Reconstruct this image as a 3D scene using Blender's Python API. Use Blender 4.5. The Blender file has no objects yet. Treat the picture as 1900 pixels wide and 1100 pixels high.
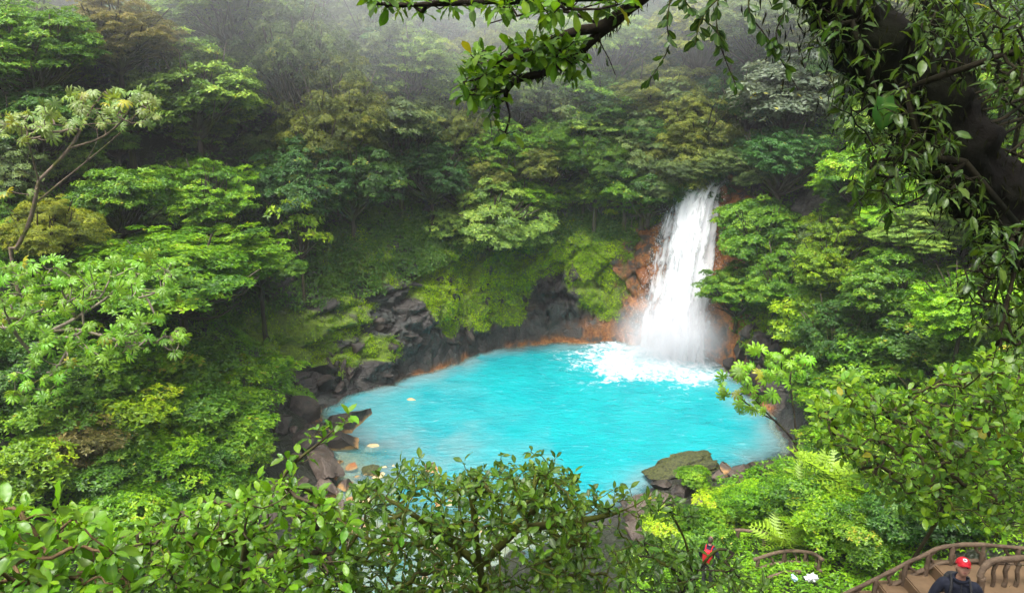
import bpy, bmesh, math, random
import numpy as np
from mathutils import Vector, Matrix

# ------------------------------------------------------------------ camera, sky, sun, exposure
SC = bpy.context.scene
COL = SC.collection
CAM = np.array([0.0, 0.0, 17.0]); PITCH = math.radians(16.0); FPX = 1408.0
cam = bpy.data.objects.new('camera', bpy.data.cameras.new('camera'))
COL.objects.link(cam)
cam.location = CAM; cam.rotation_euler = (math.radians(90) - PITCH, 0, 0)
cam.data.sensor_width = 36.0; cam.data.lens = 36.0 * FPX / 1900.0
cam.data.clip_start = 0.1; cam.data.clip_end = 600
SC.camera = cam

SUN_EL, SUN_AZ = math.radians(70), math.radians(214)     # azimuth clockwise from +Y: almost overhead
world = bpy.data.worlds.new('World'); SC.world = world; world.use_nodes = True
wn = world.node_tree; wn.nodes.clear()
sky = wn.nodes.new('ShaderNodeTexSky'); sky.sky_type = 'NISHITA'; sky.sun_disc = False
sky.sun_elevation = SUN_EL; sky.sun_rotation = SUN_AZ
sky.air_density = 1.0; sky.dust_density = 6.0; sky.ozone_density = 1.0
hs = wn.nodes.new('ShaderNodeHueSaturation'); hs.inputs['Saturation'].default_value = 0.25   # overcast: nearly white
bg = wn.nodes.new('ShaderNodeBackground'); bg.inputs['Strength'].default_value = 0.15
wo = wn.nodes.new('ShaderNodeOutputWorld')
wn.links.new(sky.outputs[0], hs.inputs['Color']); wn.links.new(hs.outputs[0], bg.inputs[0]); wn.links.new(bg.outputs[0], wo.inputs[0])
sun = bpy.data.objects.new('sun', bpy.data.lights.new('sun', 'SUN')); COL.objects.link(sun)
sun.data.energy = 1.5; sun.data.angle = math.radians(12); sun.data.color = (1.0, 0.97, 0.92)
sd = Vector((math.sin(SUN_AZ) * math.cos(SUN_EL), math.cos(SUN_AZ) * math.cos(SUN_EL), math.sin(SUN_EL)))
sun.rotation_euler = sd.to_track_quat('Z', 'Y').to_euler(); sun.location = (-5, 10, 90)
SC.view_settings.view_transform = 'Standard'; SC.view_settings.look = 'None'
SC.view_settings.exposure = 1.45; SC.view_settings.gamma = 1.0
SC.render.engine = 'CYCLES'
cy = SC.cycles
cy.max_bounces = 6; cy.diffuse_bounces = 4; cy.glossy_bounces = 2; cy.transmission_bounces = 3
cy.transparent_max_bounces = 16; cy.volume_bounces = 2
cy.use_denoising = True
cy.caustics_reflective = False; cy.caustics_refractive = False
HAZE_DENSITY = 0.0006; MIST_DENSITY = .9; BANK_DENSITY = .034

random.seed(7); rng = np.random.default_rng(11)

# ------------------------------------------------------------------ pixel -> ray helpers (pixels of the 1900 x 1100 photograph)
_F = np.array([0, math.cos(PITCH), -math.sin(PITCH)]); _U = np.array([0, math.sin(PITCH), math.cos(PITCH)])
def ray(px, py):
    return _F + np.array([(px - 950) / FPX, 0, 0]) + _U * ((550 - py) / FPX)
def at_z(px, py, z):
    d = ray(px, py); return CAM + d * ((z - CAM[2]) / d[2])
def at_y(px, py, Y):
    d = ray(px, py); return CAM + d * (Y / d[1])
def depth_of(p): return float(np.dot(np.asarray(p) - CAM, _F))

# ------------------------------------------------------------------ numpy noise
def _h(ix, iy, iz, seed):
    n = (ix * 374761393 + iy * 668265263 + iz * 2147483647 + seed * 1274126177) & 0xffffffff
    n = ((n ^ (n >> 13)) * 1274126177) & 0xffffffff
    n = ((n ^ (n >> 16)) * 2246822519) & 0xffffffff
    return ((n ^ (n >> 15)) & 0xffffff) / float(0xffffff)
def vnoise(p, seed=0):
    p = np.asarray(p, float); i = np.floor(p).astype(np.int64); f = p - i; f = f * f * (3 - 2 * f)
    r = 0
    for dx in (0, 1):
        wx = f[:, 0] if dx else 1 - f[:, 0]
        for dy in (0, 1):
            wy = f[:, 1] if dy else 1 - f[:, 1]
            for dz in (0, 1):
                wz = f[:, 2] if dz else 1 - f[:, 2]
                r = r + wx * wy * wz * _h(i[:, 0] + dx, i[:, 1] + dy, i[:, 2] + dz, seed)
    return r
def fbm(p, oct=4, seed=0):
    a, s, t = 0.5, 0, 0
    p = np.asarray(p, float)
    for k in range(oct):
        s = s + a * vnoise(p * (2 ** k), seed + k); t += a; a *= 0.5
    return s / t
def worley(p, seed=0):
    """F1, F2 and a random value of the nearest cell."""
    p = np.asarray(p, float); i = np.floor(p).astype(np.int64)
    f1 = np.full(len(p), 9.0); f2 = np.full(len(p), 9.0); cid = np.zeros(len(p))
    for dx in (-1, 0, 1):
        for dy in (-1, 0, 1):
            for dz in (-1, 0, 1):
                c = i + np.array([dx, dy, dz])
                q = c + np.stack([_h(c[:, 0], c[:, 1], c[:, 2], seed + k) for k in range(3)], 1)
                d = np.linalg.norm(p - q, axis=1); h = _h(c[:, 0], c[:, 1], c[:, 2], seed + 9)
                m = d < f1
                f2 = np.where(m, f1, np.minimum(f2, d)); cid = np.where(m, h, cid); f1 = np.where(m, d, f1)
    return f1, f2, cid
def sstep(a, b, x):
    t = np.clip((x - a) / (b - a), 0, 1); return t * t * (3 - 2 * t)
def nrm(v):
    v = np.asarray(v, float); return v / np.maximum(np.linalg.norm(v, axis=-1, keepdims=True), 1e-9)

# ------------------------------------------------------------------ mesh helpers
def mesh_np(name, verts, faces, attrs=None, smooth=False, uv=None):
    """faces: one (n,k) array or a list of them"""
    if not isinstance(faces, list): faces = [faces]
    faces = [np.asarray(f, np.int32) for f in faces if len(f)]
    me = bpy.data.meshes.new(name)
    verts = np.asarray(verts, np.float32)
    me.vertices.add(len(verts)); me.vertices.foreach_set('co', verts.ravel())
    li = np.concatenate([f.ravel() for f in faces]); tot = np.concatenate([np.full(len(f), f.shape[1], np.int32) for f in faces])
    st = np.concatenate([[0], np.cumsum(tot)[:-1]]).astype(np.int32)
    me.loops.add(len(li)); me.loops.foreach_set('vertex_index', li)
    me.polygons.add(len(tot)); me.polygons.foreach_set('loop_start', st); me.polygons.foreach_set('loop_total', tot)
    if smooth: me.polygons.foreach_set('use_smooth', np.ones(len(tot), bool))
    if uv is not None:
        l = me.uv_layers.new(name='UVMap'); l.data.foreach_set('uv', np.asarray(uv, np.float32)[li].ravel())
    for k, v in (attrs or {}).items():
        a = me.attributes.new(k, 'FLOAT', 'POINT'); a.data.foreach_set('value', np.asarray(v, np.float32))
    me.update(calc_edges=True); me.validate()
    return me
def link(name, me, mat=None, parent=None, color=None, loc=None, rot=None, scale=None):
    o = bpy.data.objects.new(name, me); COL.objects.link(o)
    if mat is not None and me is not None and not len(me.materials): me.materials.append(mat)
    if parent is not None: o.parent = parent
    if color is not None: o.color = (*color, 1) if len(color) == 3 else color
    if loc is not None: o.location = loc
    if rot is not None: o.rotation_euler = rot
    if scale is not None: o.scale = scale
    return o
def tag(o, label=None, cat=None, group=None, kind=None):
    if label: o['label'] = label
    if cat: o['category'] = cat
    if group: o['group'] = group
    if kind: o['kind'] = kind
    return o
def empty(name, loc, rz=0):
    o = bpy.data.objects.new(name, None); COL.objects.link(o); o.location = loc; o.rotation_euler = (0, 0, rz)
    o.empty_display_size = 0.2
    return o
def frame_rot(fwd, up):
    """(n,3,3) matrices with columns x=fwd, y=side, z=normal"""
    x = nrm(fwd); y = nrm(np.cross(up, x)); z = np.cross(x, y)
    return np.stack([x, y, z], 2)
def scatter(tv, tf, pos, fwd, up, size, var):
    """copies of a template (verts along +x, normal +z) as one vertex / face set"""
    R = frame_rot(fwd, up); n = len(pos); k = len(tv)
    size = np.asarray(size, float)
    sc = size[:, None, None] if size.ndim == 1 else size[:, None, :]
    V = np.einsum('nij,nkj->nki', R, tv[None] * sc) + pos[:, None, :]
    Fc = (tf[None] + (np.arange(n) * k)[:, None, None]).reshape(-1, tf.shape[1])
    return V.reshape(-1, 3), Fc, np.repeat(var, k)
class Bag:
    """collects vertex / face sets that become one mesh"""
    def __init__(s): s.v = []; s.f = {}; s.a = []; s.n = 0
    def add(s, v, f, var=None):
        v = np.asarray(v, float); f = np.asarray(f)
        s.f.setdefault(f.shape[1], []).append(f + s.n); s.v.append(v)
        s.a.append(np.full(len(v), 0.5) if var is None else np.broadcast_to(var, len(v))); s.n += len(v)
    def mesh(s, name, smooth=False):
        return mesh_np(name, np.concatenate(s.v), [np.concatenate(x) for x in s.f.values()], {'var': np.concatenate(s.a)}, smooth)
def tube(pts, rad, sides=6, rough=0.0, seed=0, cap=True):
    pts = np.asarray(pts, float); n = len(pts); rad = np.broadcast_to(np.asarray(rad, float), n)
    tan = nrm(np.gradient(pts, axis=0)); u = np.zeros((n, 3))
    a = np.array([0, 0, 1.0]) if abs(tan[0, 2]) < .9 else np.array([1.0, 0, 0])
    u[0] = nrm(np.cross(tan[0], a))
    for i in range(1, n):
        w = u[i - 1] - tan[i] * np.dot(u[i - 1], tan[i]); u[i] = nrm(w)
    w = np.cross(tan, u); ang = np.linspace(0, 2 * math.pi, sides, endpoint=False)
    ring = u[:, None] * np.cos(ang)[None, :, None] + w[:, None] * np.sin(ang)[None, :, None]
    r = rad[:, None] * np.ones((1, sides))
    if rough: r = r * (1 + rough * (rng.random((n, sides)) - .5) * 2)
    V = (pts[:, None] + ring * r[..., None]).reshape(-1, 3)
    i = np.arange(n - 1)[:, None] * sides; j = np.arange(sides)[None]; j2 = (j + 1) % sides
    Fq = np.stack([i + j, i + j2, i + sides + j2, i + sides + j], -1).reshape(-1, 4)
    return V, Fq
def smooth_path(pts, n):
    """Catmull-Rom resample"""
    P = np.asarray(pts, float); m = len(P)
    if m < 3:
        t = np.linspace(0, 1, n)[:, None]; return P[0] * (1 - t) + P[-1] * t
    Q = np.vstack([2 * P[0] - P[1], P, 2 * P[-1] - P[-2]]); out = []
    for s in np.linspace(0, m - 1 - 1e-6, n):
        k = int(s); t = s - k; a, b, c, d = Q[k:k + 4]
        out.append(.5 * (2 * b + (c - a) * t + (2 * a - 5 * b + 4 * c - d) * t * t + (3 * b - a - 3 * c + d) * t ** 3))
    return np.array(out)

# ------------------------------------------------------------------ materials
def mat(name):
    m = bpy.data.materials.new(name); m.use_nodes = True; nt = m.node_tree; nt.nodes.clear()
    out = nt.nodes.new('ShaderNodeOutputMaterial')
    N = lambda t, **k: _node(nt, t, k)
    return m, nt, N, out
def _node(nt, t, k):
    n = nt.nodes.new('ShaderNode' + t)
    for a, b in k.items(): setattr(n, a, b)
    return n
def mixc(nt, fac, a, b, mode='MIX'):
    n = nt.nodes.new('ShaderNodeMix'); n.data_type = 'RGBA'; n.blend_type = mode; n.clamp_factor = True
    for i, v in ((0, fac), (6, a), (7, b)):
        if isinstance(v, bpy.types.NodeSocket): nt.links.new(v, n.inputs[i])
        elif i == 0: n.inputs[0].default_value = v
        else: n.inputs[i].default_value = (*v, 1)
    return n.outputs[2]
def math_(nt, op, a, b=None, clamp=False):
    n = nt.nodes.new('ShaderNodeMath'); n.operation = op; n.use_clamp = clamp
    for i, v in ((0, a), (1, b)):
        if v is None: continue
        if isinstance(v, bpy.types.NodeSocket): nt.links.new(v, n.inputs[i])
        else: n.inputs[i].default_value = v
    return n.outputs[0]
def remap(nt, v, a, b, c=0.0, d=1.0, smooth=True):
    n = nt.nodes.new('ShaderNodeMapRange'); n.interpolation_type = 'SMOOTHSTEP' if smooth else 'LINEAR'
    nt.links.new(v, n.inputs[0])
    for i, x in zip((1, 2, 3, 4), (a, b, c, d)): n.inputs[i].default_value = x
    return n.outputs[0]
def noise_(nt, vec, scale, detail=4, rough=.55, dist=0.0):
    n = nt.nodes.new('ShaderNodeTexNoise'); n.inputs['Scale'].default_value = scale; n.inputs['Detail'].default_value = detail
    n.inputs['Roughness'].default_value = rough; n.inputs['Distortion'].default_value = dist
    if vec is not None: nt.links.new(vec, n.inputs['Vector'])
    return n.outputs['Fac']
def attr_(nt, name):
    n = nt.nodes.new('ShaderNodeAttribute'); n.attribute_name = name; return n.outputs['Fac']
def bump_(nt, h, strength, dist=0.1):
    n = nt.nodes.new('ShaderNodeBump'); n.inputs['Strength'].default_value = strength; n.inputs['Distance'].default_value = dist
    nt.links.new(h, n.inputs['Height']); return n.outputs[0]

def leaf_material(name, rough=.42, trans=.32, spec=.35, vein=False):
    """colour from the object, varied leaf by leaf"""
    m, nt, N, out = mat(name)
    oi = N('ObjectInfo'); v = attr_(nt, 'var')
    hsv = N('HueSaturation')
    nt.links.new(oi.outputs['Color'], hsv.inputs['Color'])
    nt.links.new(remap(nt, v, 0, 1, .535, .472, False), hsv.inputs['Hue'])
    nt.links.new(remap(nt, v, 0, 1, .3, 1.7, False), hsv.inputs['Value'])
    c = hsv.outputs[0]
    rnd = math_(nt, 'GREATER_THAN', v, .985)                    # a few yellowing leaves
    c = mixc(nt, rnd, c, (.34, .33, .03))
    p = N('BsdfPrincipled'); nt.links.new(c, p.inputs['Base Color'])
    p.inputs['Roughness'].default_value = rough; p.inputs['Specular IOR Level'].default_value = spec
    t = N('BsdfTranslucent'); tc = mixc(nt, 1.0, c, (1.5, 1.35, .45), 'MULTIPLY'); nt.links.new(tc, t.inputs[0])
    mx = N('MixShader'); mx.inputs[0].default_value = trans
    nt.links.new(p.outputs[0], mx.inputs[1]); nt.links.new(t.outputs[0], mx.inputs[2]); nt.links.new(mx.outputs[0], out.inputs[0])
    return m
def bark_material(name, moss=.4, rough=.85, mc=(.075, .085, .012)):
    m, nt, N, out = mat(name)
    oi = N('ObjectInfo'); tc = N('TexCoord')
    n1 = noise_(nt, tc.outputs['Object'], 7, 6, .65); n2 = noise_(nt, tc.outputs['Object'], 1.7, 4)
    c = mixc(nt, remap(nt, n1, .3, .75), mixc(nt, .5, oi.outputs['Color'], (.012, .009, .006)), oi.outputs['Color'])
    c = mixc(nt, remap(nt, n2, .62 - moss * .3, .72 - moss * .2), c, mc)
    p = N('BsdfPrincipled'); nt.links.new(c, p.inputs['Base Color']); p.inputs['Roughness'].default_value = rough; p.inputs['Specular IOR Level'].default_value = .15
    nt.links.new(bump_(nt, n1, .7, .05), p.inputs['Normal']); nt.links.new(p.outputs[0], out.inputs[0])
    return m
def plain(name, col, rough=.6, var=.25, scale=8, metallic=0, spec=.5, bump=.2):
    m, nt, N, out = mat(name)
    tc = N('TexCoord'); n1 = noise_(nt, tc.outputs['Object'], scale, 5)
    c = mixc(nt, n1, tuple(x * (1 - var) for x in col), tuple(min(1, x * (1 + var)) for x in col))
    p = N('BsdfPrincipled'); nt.links.new(c, p.inputs['Base Color']); p.inputs['Roughness'].default_value = rough
    p.inputs['Specular IOR Level'].default_value = spec
    nt.links.new(bump_(nt, n1, bump, .02), p.inputs['Normal']); nt.links.new(p.outputs[0], out.inputs[0])
    return m

LEAF = leaf_material('leaf'); GLOSSY = leaf_material('glossy_leaf', .28, .34, .5); MOSSM = leaf_material('moss_tuft', .8, .35, .1)
BARK = bark_material('bark', .35); MOSSBARK = bark_material('mossy_bark', .95); SHADEBARK = bark_material('shaded_mossy_bark', .6, .95, (.006, .007, .002))  # last one has a backlit silhouette's darkness put into bark and moss colour

def ground_material():
    m, nt, N, out = mat('rock_and_soil')
    geo = N('NewGeometry'); pos = geo.outputs['Position']
    n1 = noise_(nt, pos, 1.3, 6, .6); n2 = noise_(nt, pos, 7, 6, .7); n3 = noise_(nt, pos, .35, 3)
    rock = mixc(nt, remap(nt, n1, .3, .7), (.012, .010, .0085), (.058, .049, .041))
    rock = mixc(nt, remap(nt, n2, .5, .8), rock, (.085, .082, .08))
    rock = mixc(nt, remap(nt, n3, .55, .7, 0, .5), rock, (.035, .05, .042))
    soil = mixc(nt, n2, (.008, .011, .005), (.022, .026, .010))
    c = mixc(nt, attr_(nt, 'rock'), soil, rock)
    orange = mixc(nt, remap(nt, n2, .35, .7), (.26, .075, .014), (.58, .24, .06))
    orange = mixc(nt, remap(nt, n1, .45, .62), orange, (.07, .055, .045))
    c = mixc(nt, attr_(nt, 'orange'), c, orange)
    moss = mixc(nt, remap(nt, n2, .3, .7), (.05, .09, .004), (.17, .26, .006))
    c = mixc(nt, attr_(nt, 'moss'), c, moss)
    bed = mixc(nt, remap(nt, n2, .3, .7), (.32, .22, .10), (.62, .47, .26))
    bed = mixc(nt, remap(nt, n1, .55, .75), bed, (.5, .5, .42))
    c = mixc(nt, attr_(nt, 'bed'), c, bed)
    p = N('BsdfPrincipled'); nt.links.new(c, p.inputs['Base Color'])
    nt.links.new(remap(nt, n2, .3, .7, .25, .7), p.inputs['Roughness'])
    b = N('Bump'); b.inputs['Strength'].default_value = .8; b.inputs['Distance'].default_value = .12
    vo = N('TexVoronoi', feature='DISTANCE_TO_EDGE'); vo.inputs['Scale'].default_value = 1.6
    nw = N('TexNoise'); nw.inputs['Scale'].default_value = 1.2; nt.links.new(pos, nw.inputs['Vector'])
    va = N('VectorMath', operation='ADD'); nt.links.new(pos, va.inputs[0]); nt.links.new(nw.outputs['Color'], va.inputs[1])
    nt.links.new(va.outputs[0], vo.inputs['Vector'])
    crack = remap(nt, vo.outputs['Distance'], 0, .06)
    h = math_(nt, 'ADD', math_(nt, 'MULTIPLY', crack, .5), n2); nt.links.new(h, b.inputs['Height'])
    nt.links.new(b.outputs[0], p.inputs['Normal']); nt.links.new(p.outputs[0], out.inputs[0])
    return m
GROUND = ground_material()
def stone_material(name, dark, light, mossy=0.0, beige=0.0, gloss=.4):
    m, nt, N, out = mat(name)
    geo = N('NewGeometry'); pos = geo.outputs['Position']; oi = N('ObjectInfo')
    n1 = noise_(nt, pos, 2.1, 6, .6); n2 = noise_(nt, pos, 11, 5, .7)
    c = mixc(nt, remap(nt, n1, .3, .7), dark, light)
    c = mixc(nt, remap(nt, n2, .55, .8, 0, .6), c, tuple(min(1, x * 1.8) for x in light))
    c = mixc(nt, math_(nt, 'MULTIPLY', oi.outputs['Random'], .5), c, dark)
    sep = N('SeparateXYZ'); nt.links.new(pos, sep.inputs[0])
    zz = math_(nt, 'ADD', sep.outputs[2], math_(nt, 'MULTIPLY', math_(nt, 'SUBTRACT', n1, .5), .5))
    c = mixc(nt, remap(nt, zz, .20, .02), c, mixc(nt, n2, *(((.40, .28, .12), (.62, .50, .30)) if beige else ((.22, .10, .03), (.58, .36, .14)))))      # mineral crust at the waterline
    if mossy:
        sn = N('SeparateXYZ'); nt.links.new(geo.outputs['Normal'], sn.inputs[0])
        mk = math_(nt, 'ADD', sn.outputs[2], math_(nt, 'MULTIPLY', math_(nt, 'SUBTRACT', n1, .5), 2.2))
        c = mixc(nt, remap(nt, mk, .55 - mossy * .5, .95 - mossy * .4), c, mixc(nt, remap(nt, n2, .35, .65), (.012, .016, .004), (.075, .082, .014)))
    p = N('BsdfPrincipled'); nt.links.new(c, p.inputs['Base Color']); p.inputs['Roughness'].default_value = gloss
    nt.links.new(bump_(nt, math_(nt, 'ADD', n1, math_(nt, 'MULTIPLY', n2, .6)), .9, .12), p.inputs['Normal']); nt.links.new(p.outputs[0], out.inputs[0])
    return m
STONE = stone_material('dark_stone', (.015, .011, .008), (.066, .049, .036), 0, 0, .5)
STONE_BROWN = stone_material('brown_stone', (.045, .031, .022), (.15, .112, .085), 0, 0, .45)
STONE_MOSSY = stone_material('mossy_stone', (.03, .028, .022), (.10, .09, .07), .75, 0, .7)
STONE_BEIGE = stone_material('beige_stone', (.22, .14, .06), (.52, .38, .20), 0, 1, .4)
STONE_ORANGE = stone_material('rust_stone', (.16, .05, .014), (.42, .16, .045), 0, 0, .5)

# ------------------------------------------------------------------ terrain: heights as profiles around the pool
PC = np.array([2.0, 38.0])
POOL = [(1205,640),(1130,634),(1070,636),(1000,638),(930,645),(890,655),(830,680),(760,700),(700,718),(640,735),(600,757),(590,790),
        (612,815),(625,850),(620,880),(620,920),(700,960),(900,960),(1100,960),(1180,915),(1220,895),(1290,885),(1400,872),(1470,838),
        (1440,780),(1405,740),(1365,700),(1335,680),(1300,660)]
_pp = np.array([at_z(x, y, 0)[:2] for x, y in POOL]) - PC
def _edge_table(n=1440):
    th = np.linspace(-math.pi, math.pi, n, endpoint=False); R = np.zeros(n)
    A = _pp; B = np.roll(_pp, -1, 0)
    for i, t in enumerate(th):
        d = np.array([math.cos(t), math.sin(t)]); e = B - A
        den = d[0] * e[:, 1] - d[1] * e[:, 0]
        with np.errstate(all='ignore'):
            s = (A[:, 0] * e[:, 1] - A[:, 1] * e[:, 0]) / den; u = (A[:, 0] * d[1] - A[:, 1] * d[0]) / den
        ok = (s > 0) & (u >= 0) & (u <= 1); R[i] = s[ok].max() if ok.any() else 9
    k = np.ones(9) / 9; R = np.convolve(np.concatenate([R[-4:], R, R[:4]]), k, 'valid')
    q = np.stack([np.cos(th) * 9, np.sin(th) * 9, 0 * th], 1)
    return th, R + (fbm(q * 1.1, 3, 5) - .5) * .9
_eth, _eR = _edge_table()
def edge_r(th): return np.interp(th, np.append(_eth, math.pi), np.append(_eR, _eR[0]))
DK = np.array([0, .6, 1.5, 3, 5, 8, 12, 18, 26, 36, 50, 80.])
PROF = {-180: [0, .9, 2.0, 4.0, 6.2, 9.2, 12.8, 18.5, 26, 35, 46, 62],
    -160: [0, .6, 1.3, 2.6, 4.2, 6.5, 9.5, 14, 20, 28, 38, 50],
    -145: [0, .4, .8, 1.6, 2.8, 4.8, 7.5, 12, 18, 25, 33, 45],
    -130: [0, .2, .4, .7, 1.2, 2.2, 4, 8, 14, 20, 28, 40],
    -118: [-.25, -.25, -.25, -.3, -.3, -.3, -.3, -.2, .5, 4, 10, 20],
    -106: [-.2, -.2, -.2, -.2, -.1, .2, 1.5, 5.5, 12, 17, 22, 32],
    -93: [-.15, -.1, 0, .1, .3, 1, 3.2, 7.5, 14.8, 18, 22, 32],
    -83: [0, .2, .3, .5, .8, 1.7, 3.8, 8, 13, 18, 24, 34],
    -70: [0, .3, .5, .7, 1, 2, 3.8, 8, 13, 18, 25, 36],
    -50: [0, .3, .6, 1, 1.7, 3.6, 7, 11.5, 17, 24, 32, 44],
    -30: [0, .4, .9, 1.7, 3, 6, 9.5, 14.5, 21, 29, 38, 50],
    -10: [0, 1.2, 2.2, 3.8, 6, 9.5, 13.5, 19, 27, 36, 46, 60],
    10: [0, 1.8, 3.2, 5, 7.5, 11, 15, 21, 29, 38, 48, 64],
    28: [0, 3, 5.5, 8, 10.5, 13, 17, 23, 31, 40, 50, 66],
    37: [0, 5, 8.5, 10.2, 11.5, 13.5, 17, 23, 31, 40, 50, 66],
    43: [0, 6, 9.8, 10.3, 10.8, 12.6, 15.5, 21, 29, 39, 49, 65],
    49: [0, 5, 8.5, 10.2, 11.5, 13.5, 17, 23, 31, 40, 50, 66],
    60: [0, 4.2, 6.6, 8.2, 10, 13, 17, 23, 31, 41, 51, 67],
    90: [0, 3.9, 6.3, 7.8, 9.6, 12.8, 17, 23.5, 32, 42, 52, 68],
    120: [0, 3.9, 6.4, 7.9, 9.8, 12.8, 17, 23.5, 32, 42, 52, 68],
    150: [0, 3.2, 5.6, 7.2, 9.2, 12.2, 16.5, 23, 31, 41, 51, 67],
    165: [0, 1.8, 3.4, 5.4, 7.6, 10.6, 14.6, 20.5, 28.5, 38, 48, 64]}
_ka = np.array(sorted(PROF)); _kp = np.array([PROF[k] for k in _ka]); _ka = np.append(_ka, 180); _kp = np.vstack([_kp, _kp[0]])
def profile(thdeg, d):
    thdeg = np.asarray(thdeg, float); d = np.asarray(d, float)
    i = np.clip(np.searchsorted(_ka, thdeg, 'right') - 1, 0, len(_ka) - 2)
    t = (thdeg - _ka[i]) / (_ka[i + 1] - _ka[i]); t = t * t * (3 - 2 * t)
    j = np.clip(np.searchsorted(DK, d, 'right') - 1, 0, len(DK) - 2); s = np.clip((d - DK[j]) / (DK[j + 1] - DK[j]), 0, 1.5)
    a = _kp[i, j] * (1 - s) + _kp[i, j + 1] * s; b = _kp[i + 1, j] * (1 - s) + _kp[i + 1, j + 1] * s
    return a * (1 - t) + b * t
def polar(x, y):
    dx = np.asarray(x, float) - PC[0]; dy = np.asarray(y, float) - PC[1]
    th = np.arctan2(dy, dx); return th, np.hypot(dx, dy) - edge_r(th)
def ground_polar(th, d):
    R = edge_r(th); deg = np.degrees(th); r = R + d
    x = PC[0] + r * np.cos(th); y = PC[1] + r * np.sin(th)
    z = profile(deg, np.maximum(d, 0))
    amp = np.clip(d / 10, 0, 1)
    z = z + (fbm(np.stack([x * .16, y * .16, 0 * x], -1).reshape(-1, 3), 3, 21).reshape(np.shape(x)) - .5) * 2.4 * amp * sstep(30, 42, r + 0 * d) \
          + (fbm(np.stack([x * .7, y * .7, 0 * x], -1).reshape(-1, 3), 3, 22).reshape(np.shape(x)) - .5) * .7 * np.clip(d / 3, 0, 1)
    inside = d < 0
    f = np.clip(r / np.maximum(R, .1), 0, 1)
    near = sstep(-172, -150, deg) * sstep(-78, -92, deg)
    pw = 5 - 4.1 * near
    z = np.where(inside, profile(deg, 0 * d) - .05 - 2.2 * (1 - f ** pw), z)
    return x, y, z
def ground_z(x, y):
    th, d = polar(np.atleast_1d(x), np.atleast_1d(y)); return ground_polar(th, d)[2]
def gz(x, y): return float(ground_z(x, y)[0])

# ------------------------------------------------------------------ ground and cliff meshes
NTH = 1200
_th = np.linspace(-math.pi, math.pi, NTH, endpoint=False)
_d_out = np.concatenate([np.arange(0, 1.5, .025), np.arange(1.5, 5, .09), np.arange(5, 12, .3), np.arange(12, 30, .8), np.arange(30, 81, 3.0)])
_in = np.linspace(.03, .985, 16)
TH = np.concatenate([np.tile(_th, (len(_in), 1)), np.tile(_th, (len(_d_out), 1))])
DD = np.concatenate([(_in[:, None] - 1) * edge_r(_th)[None], np.tile(_d_out[:, None], (1, NTH))])
GX, GY, GZ = ground_polar(TH, DD)
P = np.stack([GX, GY, GZ], -1).reshape(-1, 3); thf = TH.ravel(); df = DD.ravel(); degf = np.degrees(thf)
# rock exposure: cliff sectors, close above the water
cl = np.maximum(sstep(14, 24, degf), sstep(-172, -178, degf))
cl = np.maximum(cl, .85 * sstep(-14, -6, degf) * sstep(24, 14, degf))
rockmask = cl * sstep(7.0, 3.0, df + (fbm(P * .4, 3, 40) - .5) * 5) * (df > -.3)
shore = sstep(1.6, .2, df) * (df > -.4)
rock = np.clip(np.maximum(rockmask, shore), 0, 1)
# blocky relief
q = P * np.array([.55, .55, .75]) + (fbm(P * .5, 2, 50)[:, None] - .5) * 1.2
f1, f2, cid = worley(q, 3); g1, g2, cid2 = worley(P * 1.7 + 7, 8)
blk = (cid - .5) * 1.3 - .35 * sstep(.16, 0, f2 - f1) + (cid2 - .5) * .35 - .12 * sstep(.12, 0, g2 - g1) + (fbm(P * 2.5, 3, 60) - .5) * .3
fl = at_z(1262, 660, 0); amp = rockmask * sstep(0, .5, df) * (1 - .65 * sstep(6.5, 4.0, np.hypot(P[:, 0] - fl[0], P[:, 1] - fl[1])))
n_m0 = fbm(P * np.array([.42, .42, .28]), 4, 80)
mossc = cl * sstep(.51, .56, n_m0 + .10 * sstep(1.5, 4.5, P[:, 2]) - .22 * sstep(1.9, .8, P[:, 2]) + .05 * sstep(80, 95, degf) * sstep(165, 140, degf) - .12 * sstep(92, 76, degf) * sstep(52, 58, degf) * sstep(4.6, 3.4, P[:, 2])) * (.35 + .65 * worley(P * 2.6, 61)[0])
out = np.stack([np.cos(thf), np.sin(thf), 0 * thf], 1)
P = P - out * ((blk * 1.1 - .30 * mossc) * amp)[:, None] + np.array([0, 0, 1.0]) * (blk * amp * .25)[:, None]
fw = np.exp(-((degf - 43) / 11.0) ** 2)
fl = at_z(1262, 660, 0)
dist_f = np.hypot(P[:, 0] - fl[0], P[:, 1] - fl[1])
n_or = fbm(P * .8, 4, 70)
orange = np.clip(sstep(6.0, 3.0, dist_f + (n_or - .5) * 4) * (P[:, 2] < 11.5), 0, 1)
line = sstep(.5, .1, P[:, 2] + (n_or - .5) * .9) * sstep(.36, .56, fbm(P * .5, 3, 72)) * (df > -.5) * ((degf > -60) | (degf < -140))
low = sstep(9.5, 3.5, dist_f) * sstep(2.2, .3, P[:, 2] + (n_or - .5) * 2.0)
orange = np.maximum(orange, np.maximum(line * .8, low * .9))
moss = cl * sstep(.51, .56, n_m0 + .10 * sstep(1.5, 4.5, P[:, 2]) - .22 * sstep(1.9, .8, P[:, 2]) + .05 * sstep(80, 95, degf) * sstep(165, 140, degf) - .12 * sstep(92, 76, degf) * sstep(52, 58, degf) * sstep(4.6, 3.4, P[:, 2])) * sstep(4.8, 2.6, df + (fbm(P * .6, 3, 81) - .5) * 3) * (df > .2) * (1 - sstep(.2, .6, orange))
bed = sstep(.02, -.08, P[:, 2]) * (df < 30) * np.maximum(sstep(-140, -132, degf) * sstep(-60, -88, degf), (df < .02))
nr = len(_in) + len(_d_out)
i = np.arange(nr - 1)[:, None] * NTH; j = np.arange(NTH)[None]; j2 = (j + 1) % NTH
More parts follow.
